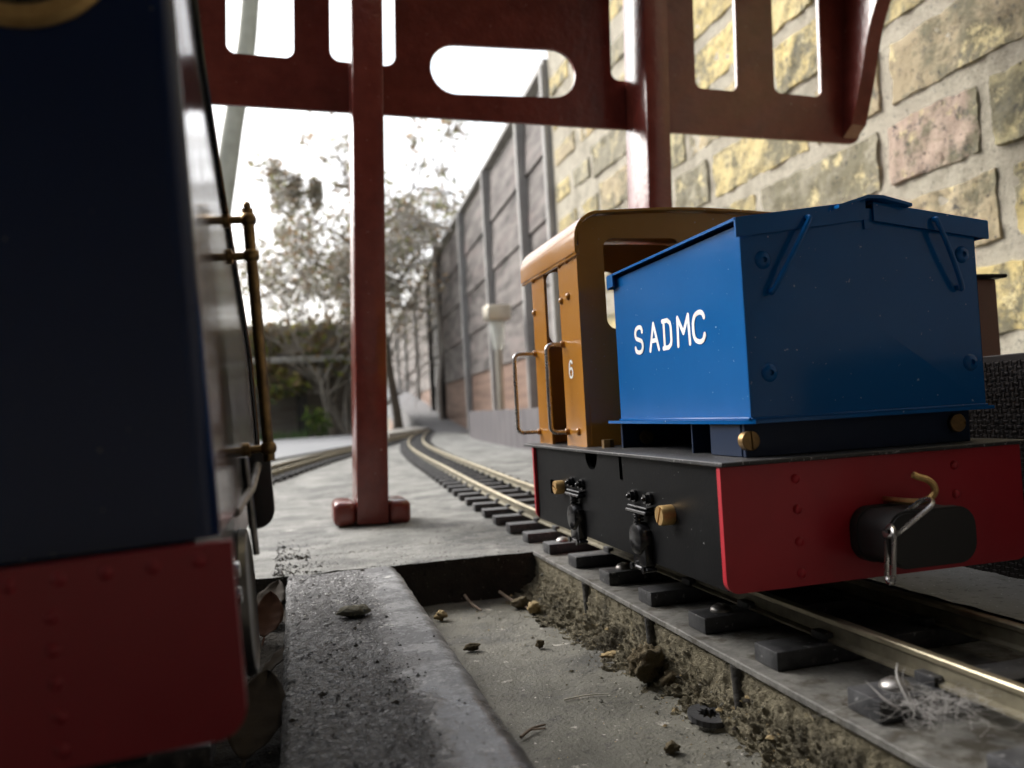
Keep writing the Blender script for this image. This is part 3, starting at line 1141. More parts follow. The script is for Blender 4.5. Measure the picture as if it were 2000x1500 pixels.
m.box(CX0 + 0.02, CX1 - 0.02, CY0 + 0.002, CY0 + 0.02, CZ0 + 0.0001, 0.020, 0.001)
m.build("control_stand", DARKIN, eng)
# hand rails
for (yy, xo, z0, z1) in ((0.3305, 0.1043, -0.0107, 0.0263), (0.3715, 0.1012, -0.0112, 0.0256)):
    m = MB()
    r0 = 0.0026
    pts = [(CX0 + 0.001, yy, z1)]
    for i in range(7):
        a = math.pi / 2 * i / 6
        pts.append((xo + r0 - r0 * math.sin(a), yy, z1 - r0 + r0 * math.cos(a)))
    for i in range(7):
        a = math.pi / 2 * i / 6
        pts.append((xo + r0 - r0 * math.cos(a), yy, z0 + r0 - r0 * math.sin(a)))
    pts.append((CX0 + 0.001, yy, z0))
    m.tube(pts, 0.00095, 12)
    hr = m.build("handrail", STEEL, eng)
    for z in (z0, z1):
        k = MB()
        k.ball((CX0 - 0.0006, yy, z), 0.0015, (0.8, 1, 1), 12, 8)
        k.build("collar", BROWN, hr)

# ------------------------------------------------------------------ left hand engine (dark, near)
le = thing("model_locomotive", "dark navy model engine with brass ringed window and dark red buffer beam, close by", "locomotive", (-0.056, 0.2, -0.060), rot=(0, R(-2.4), 0))
LXR, LXL, LY = -0.0086, -0.1034, 0.1205
m = MB()
back = rrect(LXL, LXR, LY, 0.150, 0.0030, 8, (0.0030, 0.0030, 0, 0))
rw = (-0.0275, 0.0660)
# back sheet with two round windows
m.plate([(LXL + 0.003, -0.0172), (LXR - 0.003, -0.0172), (LXR - 0.003, 0.0950), (LXL + 0.003, 0.0950)], [circ(rw[0], rw[1], 0.0098, 36), circ(-0.112 - rw[0], rw[1], 0.0098, 36)], lambda a, b, t: (a, t, b), LY, LY + 0.0015)
# rounded vertical corners
for sx, cx in ((1, LXR - 0.003), (-1, LXL + 0.003)):
    n = 10
    ring = [(cx + sx * 0.003 * math.sin(math.pi / 2 * i / n), LY + 0.003 - 0.003 * math.cos(math.pi / 2 * i / n)) for i in range(n + 1)]
    a = [m.bm.verts.new((x, y, -0.0172)) for x, y in ring]
    b = [m.bm.verts.new((x, y, 0.0950)) for x, y in ring]
    for i in range(n):
        m.bm.faces.new((a[i], a[i + 1], b[i + 1], b[i]))
m.build("cab_back", NAVY, le)
for cx in (rw[0], -0.112 - rw[0]):
    m = MB()
    m.lathe((cx, LY + 0.0006, rw[1]), (0, -1, 0), [(0.0098, 0.0), (0.0098, 0.0012), (0.0104, 0.0018), (0.0122, 0.0018), (0.0130, 0.0010), (0.0130, 0.0)], 48)
    wr = m.build("window_ring", BRASS, le)
    m = MB()
    m.cyl((cx, LY + 0.0004, rw[1]), (cx, LY + 0.0010, rw[1]), 0.0099, 36)
    m.build("window_glass", mat("dark_glass", (0.01, 0.012, 0.014), rough=0.05, scale=10, rvar=0.02) if cx == rw[0] else bpy.data.materials["dark_glass"], wr)
# side sheets with sweeping front edge
so = [(LY + 0.003, -0.0172), (0.2560, -0.0172), (0.2580, 0.0000), (0.2570, 0.0180), (0.2350, 0.0300), (0.2080, 0.0430), (0.1900, 0.0520), (0.1780, 0.0590), (0.1640, 0.0680), (0.1560, 0.0800), (0.1540, 0.0950), (LY + 0.003, 0.0950)]
for x0, x1 in ((LXR - 0.0012, LXR), (LXL, LXL + 0.0012)):
    m = MB()
    m.plate(so, [], YZ, x0, x1)
    m.build("cab_side", mat("black_gloss_side", (0.008, 0.009, 0.012), spec=0.28, rough=0.13, scale=30, bump=0.25, bscale=70, bdist=0.0006, rvar=0.04) if "black_gloss_side" not in bpy.data.materials else bpy.data.materials["black_gloss_side"], le)
# edge beading along the sweep
m = MB()
m.tube([(LXR + 0.0002, y, z) for y, z in so[1:-1]], 0.0008, 8)
m.build("beading", BLACKG, le)
m = MB()
m.box(LXL + 0.001, LXR - 0.001, 0.130, 0.152, 0.0952, 0.0972)
m.build("cab_roof", NAVY, le)
m = MB()
m.box(LXL + 0.004, LXR - 0.0035, 0.124, 0.25, -0.030, -0.0150)
m.box(LXL + 0.020, LXR - 0.012, 0.124, 0.35, -0.047, -0.028)
m.build("chassis", BLACKG, le)
# buffer beam
m = MB()
m.plate(rrect(-0.1045, -0.0068, -0.0435, -0.0175, 0.0040, 8, (0.004, 0.004, 0, 0)), [], lambda a, b, t: (a, t, b), 0.1172, 0.1192)
lb = m.build("buffer_beam", RED2, le)
for i in range(17):
    x = -0.0112 - i * 0.0056
    m = MB()
    m.ball((x, 0.1173, -0.0196), 0.00095, (1, 0.6, 1), 12, 8)
    m.build("rivet", RED2, lb)
for xx in (-0.0292, -0.0820):
    for j in range(5):
        m = MB()
        m.ball((xx, 0.1173, -0.0242 - j * 0.0042), 0.00095, (1, 0.6, 1), 12, 8)
        m.build("rivet", RED2, lb)
# side tanks, boiler and chimney ahead of the cab
m = MB()
m.box(-0.090, -0.022, 0.2585, 0.360, -0.0150, 0.030, 0.003, 3)
m.build("side_tank", NAVY, le)
m = MB()
m.lathe((-0.056, 0.2590, 0.020), (0, 1, 0), [(0.026, 0.0), (0.026, 0.165), (0.024, 0.170), (0.0, 0.172)], 36)
m.lathe((-0.056, 0.4000, 0.044), (0, 0, 1), [(0.010, 0.0), (0.007, 0.006), (0.0065, 0.030), (0.009, 0.034), (0.009, 0.038), (0.006, 0.038)], 24)
m.build("boiler", BLACKG, le)
# brass grab rail with turned knobs
m = MB()
m.tube([(-0.0035, 0.2, -0.0110), (-0.0035, 0.2, 0.0480)], 0.0013, 12)
gr = m.build("handrail", BRASSD, le)
for z in (0.0455, 0.0370, -0.0080):
    m = MB()
    m.cyl((LXR - 0.0005, 0.2, z), (-0.0035, 0.2, z), 0.0009, 12)
    m.lathe((LXR, 0.2, z), (1, 0, 0), [(0.0018, 0.0), (0.0018, 0.0008), (0.0009, 0.0012)], 14)
    m.ball((-0.0035, 0.2, z), 0.0019, (1, 1, 1), 14, 10)
    if z > 0.04:
        m.ball((-0.0035, 0.2, z + 0.0032), 0.0009, (1, 1, 1.2), 10, 8)
    m.build("knob", BRASSD, gr)
# hanging step plate
m = MB()
m.plate(rrect(-0.0098, -0.0036, -0.0270, -0.0085, 0.003, 6, (0.0006, 0.0042, 0.0003, 0.0003)), [], lambda a, b, t: (a, t, b), 0.2060, 0.2120)
m.build("step", BLACKG, le)
# brake linkage and wheel seen edge-on
m = MB()
m.tube([(-0.0092, 0.160, -0.0180), (-0.0075, 0.190, -0.0160), (-0.0065, 0.205, -0.0120)], 0.0010, 8)
m.tube([(-0.0080, 0.185, -0.0090), (-0.0075, 0.186, -0.0300)], 0.0007, 8)
m.build("brake_rod", STEELD, le)
m = MB()
m.lathe((-0.0118, 0.196, -0.0415), (1, 0, 0), [(0.003, 0.0), (0.0160, 0.0), (0.0163, 0.0006), (0.0158, 0.0020), (0.0150, 0.0022), (0.0140, 0.0016), (0.003, 0.0014)], 48)
wh = m.build("wheel", mat("dark_wheel_steel", (0.10, 0.098, 0.095), (0.16, 0.155, 0.15), rough=0.4, metal=1.0, scale=200), le)
m = MB()
for i in range(2):
    m.cyl((-0.022, 0.170, -0.0300 - 0.005 * i), (-0.010, 0.170, -0.0300 - 0.005 * i), 0.0016, 14)
m.build("cross_rod", STEEL, le)
# ------------------------------------------------------------------ platform canopy on posts
PIV = Vector((0.048, 0.55, -0.0705))
CAN = R(2.15)
can = thing("platform_canopy", "glossy red oxide platform canopy with slotted valance standing on square posts", "canopy", PIV, rot=(0, CAN, 0))


def inv(x, z):
    dx, dz = x - PIV.x, z - PIV.z
    return (PIV.x + dx * math.cos(CAN) - dz * math.sin(CAN), PIV.z + dx * math.sin(CAN) + dz * math.cos(CAN))


for i, (x0, x1) in enumerate(((0.0374, 0.0582), (0.2500, 0.2690))):
    m = MB()
    m.box(x0, x1, 0.550, 0.590, -0.0705, 0.400, 0.0012, 2)
    # paint drips / blisters
    for k in range(26):
        z = random.uniform(-0.05, 0.35)
        m.ball((random.uniform(x0 + 0.003, x1 - 0.002), 0.5502, z), random.uniform(0.0003, 0.0007), (1, 0.5, 1), 8, 6)
    p = m.build("post", OXIDE, can)
    for (a, b) in ((x0 - 0.0150, x0 - 0.0002), (x1 + 0.0002, x1 + 0.0150)):
        m = MB()
        m.box(a, b, 0.5508, 0.588, -0.0712, -0.0555, 0.0040, 4)
        m.build("foot_block", OXIDE, p)
YV = 0.592
A0, A1 = inv(-0.16, 0.2240), inv(0.476, 0.2085)
T0, T1 = inv(-0.16, 0.40), inv(0.490, 0.40)
val = [A0, (A1[0] - 0.010, A1[1] + 0.0002)] + [(A1[0] - 0.010 + 0.010 * math.sin(math.pi / 2 * i / 6), A1[1] + 0.010 - 0.010 * math.cos(math.pi / 2 * i / 6)) for i in range(1, 7)] + [T1, T0]
hol = []


def slot(xl, xr, zb, r, top=0.385):
    a = inv(xl, 0.30)[0]
    b = inv(xr, 0.30)[0]
    z = inv((xl + xr) / 2, zb)[1]
    hol.append(rrect(a, b, z, inv(xl, top)[1], r, 6))


sc_ = YV / 0.6
slot(-0.0315, 0.0140, 0.2567, 0.0065)
slot(0.0389, 0.0855, 0.2549, 0.0075)
slot(0.2540, 0.3010, 0.2520, 0.0065)
slot(0.3265, 0.3640, 0.2494, 0.0060)
slot(0.3985, 0.4430, 0.2485, 0.0060)
slot(-0.100, -0.055, 0.259, 0.0065)
# oval
oc = []
p0, p1 = inv(0.1285, 0.2545), inv(0.2040, 0.2555)
dd = Vector((p1[0] - p0[0], p1[1] - p0[1])).normalized()
nn = Vector((-dd.y, dd.x))
ro = 0.0188
for i in range(15):
    a = -math.pi / 2 + math.pi * i / 14
    oc.append((p1[0] + (dd.x * math.cos(a) + nn.x * math.sin(a)) * ro, p1[1] + (dd.y * math.cos(a) + nn.y * math.sin(a)) * ro))
for i in range(15):
    a = math.pi / 2 + math.pi * i / 14
    oc.append((p0[0] + (dd.x * math.cos(a) + nn.x * math.sin(a)) * ro, p0[1] + (dd.y * math.cos(a) + nn.y * math.sin(a)) * ro))
hol.append(oc)
m = MB()
m.plate(val, hol, lambda a, b, t: (a, t, b), YV, YV + 0.003)
m.build("valance", OXIDE, can)
# tapered end bracket
xb = inv(0.4615, 0.25)[0]
zb = A1[1]
m = MB()
br = [(YV - 0.0002, zb + 0.0045), (0.5800, zb + 0.012), (0.5700, zb + 0.045), (0.5600, zb + 0.085), (0.5420, zb + 0.125), (0.530, zb + 0.19), (YV - 0.0002, zb + 0.19)]
br = br[:1] + [tuple(p[:2]) for p in catmull([Vector((a, b, 0)) for a, b in br[1:6]], 5)] + br[6:]
xt = 0.0


def brf(a, b, t):
    lean = (b - zb) * 0.05
    return (t + lean, a, b)


m.plate(br, [], brf, xb - 0.0010, xb + 0.0125)
m.build("end_bracket", OXIDE, can)
m = MB()
rl_, rr_ = inv(-0.16, 0.41)[0], inv(0.49, 0.41)[0]
m.box(rl_, rr_, 0.500, 0.640, 0.4001, 0.4040, 0.0008, 1)
m.build("canopy_roof", OXIDE, can)

# ------------------------------------------------------------------ brick wall
XW = 0.56
bm_b = MB()
brick_cols = []
COURSE, Z0C = 0.0757, 0.1057
pal = [((0.50, 0.41, 0.20), 5), ((0.56, 0.45, 0.20), 5), ((0.40, 0.35, 0.20), 4), ((0.30, 0.275, 0.20), 3), ((0.40, 0.33, 0.21), 4), ((0.34, 0.25, 0.19), 1), ((0.46, 0.36, 0.19), 3)]
pl = [c for c, w in pal for _ in range(w)]
rng = random.Random(21)
vcol = []


def brick(y0, y1, z0, z1, col, hi):
    nu, nv = (34, 12) if hi else (10, 4)
    sd = rng.random() * 100
    tilt = rng.uniform(-0.0015, 0.0015)
    prot = rng.uniform(-0.0006, 0.0016)
    before = len(bm_b.bm.verts)

    def fn(u, v):
        uu = u * 2 - 1
        v2 = v * 2 - 1
        y = (y0 + y1) / 2 + uu * (y1 - y0) / 2
        z = (z0 + z1) / 2 + v2 * (z1 - z0) / 2
        eu = (y1 - y0) / 2 * (1 - abs(uu))
        ev = (z1 - z0) / 2 * (1 - abs(v2))
        e = min(eu, ev)
        # outer ring is the back edge of the brick
        ring = (u in (0.0, 1.0)) or (v in (0.0, 1.0))
        jy = 0.0028 * noise.fractal(Vector((sd, z * 45, y * 9)), 0.8, 2.1, 3)
        jz = 0.0026 * noise.fractal(Vector((y * 38, sd, z * 8)), 0.8, 2.1, 3)
        rough = 0.0023 * noise.fractal(Vector((y * 55 + sd, z * 55, sd)), 0.7, 2.1, 5)
        pit = 0
        q = noise.noise(Vector((y * 170 + sd, z * 170, sd * 2)))
        if q > 0.45:
            pit = (q - 0.45) * 0.008
        d = 0.0036 * (1 - math.exp(-e / 0.0013)) if not ring else -0.016
        x = XW + 0.001 - d - rough - prot * (0 if ring else 1) - tilt * uu + pit
        return (x, y + jy * (0.4 + 0.6 * abs(uu)), z + jz)
    bm_b.grid(nu, nv, fn)
    for _ in range((nu + 1) * (nv + 1)):
        vcol.append((*col, 1))


def course(k):
    z0 = Z0C + COURSE * (k - 1) + 0.0044
    z1 = z0 + COURSE - 0.0088
    known = {2: (0.555, 'h'), 1: (0.655, 's'), 3: (0.440, 's')}
    y, t = known.get(k, (0.40 + (0.11 if k % 2 else 0.0), 's' if k % 2 else 'h'))
    # walk back
    while y > -0.95:
        t2 = 'h' if t == 's' else 's'
        y -= (0.224 if t2 == 's' else 0.112)
        t = t2
    first = True
    while y < 1.64:
        ln = (0.217 if t == 's' else 0.105) + rng.uniform(-0.006, 0.004)
        e = min(y + ln, 1.645)
        col = rng.choice(pl)
        f = rng.uniform(0.82, 1.12)
        col = tuple(c * f for c in col)
        if k == 2 and abs(y - 0.555) < 0.02:
            col = (0.38, 0.29, 0.23)
        if k == 1 and abs(y - 0.655) < 0.02:
            col = (0.56, 0.46, 0.23)
        hi = 0.35 < e and y < 1.3 and -0.03 < z0 < 0.55
        if e - y > 0.03:
            brick(y, e, z0, z1, col, hi)
        y += ln + 0.0078
        t = 'h' if t == 's' else 's'


for k in range(-2, 9):
    course(k)
nb = len(bm_b.bm.verts)
bm_b.mi = 1


def mort(u, v):
    y = -1.0 + 2.65 * u
    z = -0.16 + 0.93 * v
    return (XW - 0.0008 + 0.0013 * noise.fractal(Vector((y * 40, z * 40, 3)), 0.8, 2.1, 4), y, z)


bm_b.grid(420, 150, mort)
bm_b.mi = 2
# upper part of the house wall (out of view) and its return end at the fence
bm_b.box(XW - 0.001, XW + 0.22, -1.0, 1.65, 0.7701, 2.6)
bm_b.mi = 1
bm_b.box(XW + 0.03, XW + 0.22, -1.0, 1.650, -0.16, 0.7699)
for _ in range(len(bm_b.bm.verts) - nb):
    vcol.append((0.5, 0.47, 0.4, 1))


def brick_mat():
    mt = bpy.data.materials.new("weathered_stock_brick")
    mt.use_nodes = True
    t = mt.node_tree
    L = t.links.new
    b = t.nodes["Principled BSDF"]
    b.inputs["Roughness"].default_value = 0.85
    b.inputs["Specular IOR Level"].default_value = 0.3
    tc = t.nodes.new("ShaderNodeTexCoord")
    a = t.nodes.new("ShaderNodeAttribute")
    a.attribute_name = "bcol"

    def nz(sc, d=6.0, ro=0.65):
        n = t.nodes.new("ShaderNodeTexNoise")
        n.inputs["Scale"].default_value = sc
        n.inputs["Detail"].default_value = d
        n.inputs["Roughness"].default_value = ro
        L(tc.outputs["Object"], n.inputs["Vector"])
        return n.outputs["Fac"]

    def ramp(f, p, q):
        r = t.nodes.new("ShaderNodeValToRGB")
        r.color_ramp.elements[0].position = p
        r.color_ramp.elements[1].position = q
        L(f, r.inputs["Fac"])
        return r.outputs["Color"]

    def mix(f, x, col, mode='MIX', amt=None):
        n = t.nodes.new("ShaderNodeMix")
        n.data_type = 'RGBA'
        n.blend_type = mode
        if f is None:
            n.inputs["Factor"].default_value = amt
        else:
            L(f, n.inputs["Factor"])
        L(x, n.inputs["A"])
        n.inputs["B"].default_value = (*col, 1)
        return n.outputs["Result"]
    c = a.outputs["Color"]
    c = mix(ramp(nz(17, 10, 0.78), 0.48, 0.57), c, (0.17, 0.155, 0.10))        # grey-green grime
    c = mix(ramp(nz(27, 9, 0.78), 0.56, 0.62), c, (0.60, 0.51, 0.28))     # pale yellow flaked patches
    c = mix(ramp(nz(18, 5, 0.6), 0.68, 0.74), c, (0.36, 0.20, 0.15))     # reddish burnt patches
    c = mix(ramp(nz(62, 9, 0.85), 0.535, 0.62), c, (0.085, 0.08, 0.07))   # soot
    c = mix(ramp(nz(170, 4, 0.7), 0.61, 0.66), c, (0.05, 0.045, 0.04))   # pits
    L(c, b.inputs["Base Color"])
    bp = t.nodes.new("ShaderNodeBump")
    bp.inputs["Strength"].default_value = 0.8
    bp.inputs["Distance"].default_value = 0.0025
    L(nz(140, 6, 0.7), bp.inputs["Height"])
    L(bp.outputs["Normal"], b.inputs["Normal"])
    return mt


wall_up = mat("upper_brickwork", (0.42, 0.36, 0.22), (0.5, 0.42, 0.25), rough=0.9, scale=12)
lime = concrete("lime_mortar", (0.54, 0.495, 0.40), (0.64, 0.595, 0.48), (0.44, 0.40, 0.315), (0.13, 0.12, 0.10), s=1.0, grain=1.0, bd=0.004, pale=(0.62, 0.58, 0.48), pale_lo=0.6)
wo = bm_b.build("brick_wall", [brick_mat(), lime, wall_up], recalc=False)
at_ = wo.data.color_attributes.new("bcol", 'FLOAT_COLOR', 'POINT')
at_.data.foreach_set("color", [c for v in vcol[:len(wo.data.vertices)] for c in v])
tag(wo, "old yellow stock brick house wall with pale lime mortar on the right", "brick wall")

# unseen board enclosure added around the viewer to block rear and overhead light
SHW = mat("blocker_board", (0.18, 0.165, 0.15), (0.26, 0.24, 0.22), rough=0.85, scale=20)
blocker = thing("added_blocker", "dark creosoted open fronted timber shed the tracks run out of on the viewer's side", "blocker", (-0.5, -0.4, -0.16))
m = MB()
m.box(-1.60, 0.5540, -0.92, -0.90, -0.16, 0.75)
m.build("blocker_back", SHW, blocker)
m = MB()
m.box(-1.62, -1.60, -0.90, 0.02, -0.16, 0.75)
m.build("blocker_side", SHW, blocker)
m = MB()
m.box(0.530, 0.545, -0.899, 0.10, -0.16, 0.75)
m.build("blocker_side", SHW, blocker)
m = MB()
m.box(-1.64, 0.5540, -0.94, 0.10, 0.752, 0.775)
m.build("roof", SHW, blocker)  # top of the added light blocker, out of view

# ------------------------------------------------------------------ fence
def fpos(y):
    return 0.569 + 0.055 * (y - 1.65)


WOODS = [mat("silvered_fence_board", (0.045, 0.038, 0.034), (0.19, 0.17, 0.158), rough=0.85, scale=9, lo=0.38, hi=0.62, stretch=(1, 0.6, 3), bump=0.3, bscale=60, bdist=0.002, c3=(0.20, 0.16, 0.15), c3scale=5, c3lo=0.52, c3hi=0.7),
         mat("browned_fence_board", (0.13, 0.075, 0.05), (0.24, 0.155, 0.115), rough=0.85, scale=9, stretch=(1, 0.35, 6), bump=0.3, bscale=60, bdist=0.002)]
CPOST = mat("pale_fence_post", (0.27, 0.26, 0.25), (0.38, 0.37, 0.35), rough=0.8, scale=20, bump=0.3, bscale=80, bdist=0.002)
DWOOD = mat("dark_timber", (0.02, 0.018, 0.017), (0.04, 0.036, 0.033), rough=0.7, scale=20)
fence = thing("garden_fence", "weathered grey board fence with pale posts running on from the brick wall", "fence", (0.569, 1.65, -0.16))
py = [1.658, 1.93, 2.42, 2.95, 3.72, 4.15, 4.9, 5.7, 6.5, 7.4, 8.4]
for i in range(len(py) - 1):
    ya, yb = py[i], py[i + 1]
    m = MB()
    dark = (i == 4)  # near-black panel standing in for the dark gap
    zbot, ztop = -0.158, 0.715
    nb_ = 6
    hgt = (ztop - zbot) / nb_
    for k in range(nb_):
        za = zbot + k * hgt
        xo = 0.0
        m.mi = 1 if (za < 0.06) else 0
        x0a, x0b = fpos(ya + 0.02), fpos(yb - 0.001)
        # slanted overlapping board
        vsA = []
        for (yy, xx) in ((ya + 0.016, x0a), (yb - 0.001, x0b)):
            vsA.append([m.bm.verts.new((xx - 0.006 + random.uniform(-0.001, 0.001), yy, za)), m.bm.verts.new((xx, yy, za + hgt + 0.008)), m.bm.verts.new((xx + 0.006, yy, za + hgt + 0.008)), m.bm.verts.new((xx + 0.004, yy, za))])
        for q in range(4):
            f = m.bm.faces.new((vsA[0][q], vsA[0][(q + 1) % 4], vsA[1][(q + 1) % 4], vsA[1][q]))
            f.material_index = m.mi
    o = m.build("fence_panel", WOODS if not dark else [DWOOD, DWOOD], fence, smooth=False)
    m = MB()
    m.box(fpos(ya) - 0.024, fpos(ya) + 0.012, ya, ya + 0.020, -0.159, 0.735, 0.002, 1)
    m.build("fence_post", CPOST if i not in (4, 5) else DWOOD, fence)
m = MB()
m.plate([(fpos(1.66) - 0.018, 1.66), (fpos(8.4) - 0.018, 8.4), (fpos(8.4) + 0.014, 8.4), (fpos(1.66) + 0.014, 1.66)], [], lambda a, b, t: (a, b, t), 0.7352, 0.747)
m.build("capping_rail", CPOST, fence)

# ------------------------------------------------------------------ solar garden light
sl = thing("solar_light", "stainless solar stake light with square cap in front of the fence", "garden light", (0.505, 2.0, -0.16))
m = MB()
m.box(0.476, 0.536, 1.97, 2.03, 0.224, 0.262, 0.004, 3)
m.build("cap", mat("brushed_cap", (0.62, 0.58, 0.50), (0.5, 0.46, 0.38), rough=0.35, metal=0.8, scale=40), sl)
m = MB()
m.lathe((0.506, 2.0, 0.150), (0, 0, 1), [(0.011, 0.0), (0.012, 0.004), (0.020, 0.070), (0.020, 0.074)], 24)
gl = bpy.data.materials.new("clear_plastic")
gl.use_nodes = True
gb = gl.node_tree.nodes["Principled BSDF"]
gb.inputs["Base Color"].default_value = (0.80, 0.82, 0.76, 1)
gb.inputs["Roughness"].default_value = 0.25
gb.inputs["Transmission Weight"].default_value = 0.35
m.build("lens", gl, sl)
m = MB()
m.cyl((0.503, 2.0, -0.16), (0.506, 2.0, 0.152), 0.0088, 20)
m.build("stake", mat("brushed_stake", (0.55, 0.52, 0.44), (0.42, 0.39, 0.33), rough=0.4, metal=0.7, scale=30), sl)

# ------------------------------------------------------------------ lawn edging, curved strip of dark plastic
m = MB()
ed = catmull([Vector(p) for p in ((0.60, 2.42, 0), (0.50, 2.32, 0), (0.455, 2.10, 0), (0.425, 1.80, 0), (0.405, 1.55, 0), (0.392, 1.30, 0), (0.385, 1.05, 0), (0.385, 0.8, 0))], 14)
nE = len(ed)
ri = []
for i, p in enumerate(ed):
    d = (ed[min(i + 1, nE - 1)] - ed[max(i - 1, 0)]).normalized()
    n = Vector((d.y, -d.x, 0))
    w = 0.002 * math.sin(i * 1.9)
    tz = 0.0 + 0.003 * nse(i * 0.3, 0, 0)
    ri.append([m.bm.verts.new(p + n * (a + w) + Vector((0, 0, z))) for a, z in ((0.0, -0.10), (0.0, tz), (0.004, tz), (0.004, -0.10))])
for a, b in zip(ri, ri[1:]):
    for q in range(4):
        m.bm.faces.new((a[q], a[(q + 1) % 4], b[(q + 1) % 4], b[q]))
tag(m.build("lawn_edging", mat("grey_plastic_edging", (0.085, 0.078, 0.085), (0.12, 0.11, 0.115), rough=0.6, scale=14)), "curved dark grey plastic edging strip below the solar light", "edging")
m = MB()
bed = [(p.x + 0.004, p.y) for p in ed] + [(0.556, 0.8), (0.556, 1.66), (0.62, 2.42)]
m.plate(bed, [], lambda a, b, t: (a, b, t), -0.11, -0.012)
kind(m.build("planting_bed", mat("bed_soil", (0.12, 0.085, 0.06), (0.22, 0.16, 0.11), rough=0.95, scale=30, bump=0.6, bscale=60, bdist=0.005)), "structure")

# ------------------------------------------------------------------ rubber mat standing behind the right track
def rubber_mat():
    mt = bpy.data.materials.new("ribbed_brown_rubber")
    mt.use_nodes = True
    t = mt.node_tree
    b = t.nodes["Principled BSDF"]
    b.inputs["Base Color"].default_value = (0.030, 0.024, 0.022, 1)
    b.inputs["Roughness"].default_value = 0.55
    return mt


m = MB()
m.box(0.2470, 0.2520, 0.05, 0.52, -0.0900, 0.0100, 0.0004, 1)
# moulded basket pattern: alternating short bars, real relief
pit_ = 0.0019
for iy in range(int((0.44 - 0.08) / pit_)):
    for iz in range(int(0.098 / pit_)):
        y = 0.08 + iy * pit_
        z = -0.0890 + iz * pit_
        h = random.uniform(0.0003, 0.0006)
        if (iy + iz) % 2:
            a, b_, c, d = y + 0.0001, y + pit_ + 0.0003, z + 0.0005, z + 0.0014
        else:
            a, b_, c, d = y + 0.0005, y + 0.0014, z - 0.0003, z + pit_ - 0.0001
        v = [m.bm.verts.new(p) for p in ((0.24702, a, c), (0.24702, b_, c), (0.24702, b_, d), (0.24702, a, d), (0.247 - h, a + 0.0002, c + 0.0002), (0.247 - h, b_ - 0.0002, c + 0.0002), (0.247 - h, b_ - 0.0002, d - 0.0002), (0.247 - h, a + 0.0002, d - 0.0002))]
        m.bm.faces.new((v[4], v[5], v[6], v[7]))
        for q in range(4):
            m.bm.faces.new((v[q], v[(q + 1) % 4], v[4 + (q + 1) % 4], v[4 + q]))
tag(m.build("rubber_mat", rubber_mat(), recalc=False, smooth=False), "dark brown basket textured rubber mat standing upright behind the near track", "mat")

# brown box with dark lid behind the mat
rb = thing("wooden_box", "reddish brown box with dark lid half hidden behind the blue hood", "box", (0.286, 0.318, -0.0715))
m = MB()
m.box(0.272, 0.3005, 0.2925, 0.345, -0.0715, 0.0455, 0.001, 2)
m.build("box_body", mat("red_brown_box", (0.085, 0.028, 0.017), (0.11, 0.036, 0.022), rough=0.55, scale=60, bump=0.2, bscale=200, bdist=0.0005), rb)
m = MB()
m.box(0.270, 0.3045, 0.2900, 0.348, 0.0457, 0.0474, 0.0006, 1)
m.build("lid", BLACK, rb)


# ------------------------------------------------------------------ planting
def leaf_cloud(name, centres, n, size, cols, parent=None, seed=1, flat=0.0):
    rg = random.Random(seed)
    bmx = bmesh.new()
    lay = bmx.verts.layers.float_color.new("lc")
    for i in range(n):
        (c, r) = rg.choice(centres)
        while True:
            d = Vector((rg.uniform(-1, 1), rg.uniform(-1, 1), rg.uniform(-1, 1)))
            if d.length <= 1:
                break
        p = Vector(c) + Vector((d.x * r[0], d.y * r[1], d.z * r[2]))
        s = size * rg.uniform(0.55, 1.35)
        u = Vector((rg.gauss(0, 1), rg.gauss(0, 1), rg.gauss(0, 0.7))).normalized()
        w = u.cross(Vector((rg.gauss(0, 1), rg.gauss(0, 1), rg.gauss(0, 1)))).normalized()
        k = u.cross(w)
        col = rg.choice(cols)
        f = rg.uniform(0.7, 1.25)
        col = tuple(x * f for x in col) + (1,)
        P = [p - u * s, p - u * s * 0.2 + w * s * 0.42 + k * s * 0.1, p + u * s, p - u * s * 0.2 - w * s * 0.42 + k * s * 0.1]
        vs2 = [bmx.verts.new(q) for q in P]
        for v in vs2:
            v[lay] = col
        bmx.faces.new(vs2)
    me = bpy.data.meshes.new(name)
    off = OFF[parent] if parent is not None else Vector((0, 0, 0))
    bmesh.ops.translate(bmx, verts=bmx.verts[:], vec=-off)
    bmx.to_mesh(me)
    bmx.free()
    me.materials.append(LEAFM)
    o = bpy.data.objects.new(name, me)
    COL.objects.link(o)
    if parent is not None:
        o.parent = parent
    OFF[o] = off
    return o


LEAFM = attr_mat("leaf", "lc", rough=0.45, trans=0.45)
BARK = mat("grey_brown_bark", (0.34, 0.30, 0.26), (0.46, 0.42, 0.37), rough=0.9, scale=25, bump=0.6, bscale=60, bdist=0.004)
BARKP = mat("pale_green_bark", (0.30, 0.30, 0.25), (0.42, 0.42, 0.36), rough=0.9, scale=12, bump=0.4, bscale=40, bdist=0.004)
BARKD = mat("dark_bark", (0.09, 0.07, 0.05), (0.14, 0.11, 0.08), rough=0.9, scale=25, bump=0.5, bscale=60, bdist=0.004)


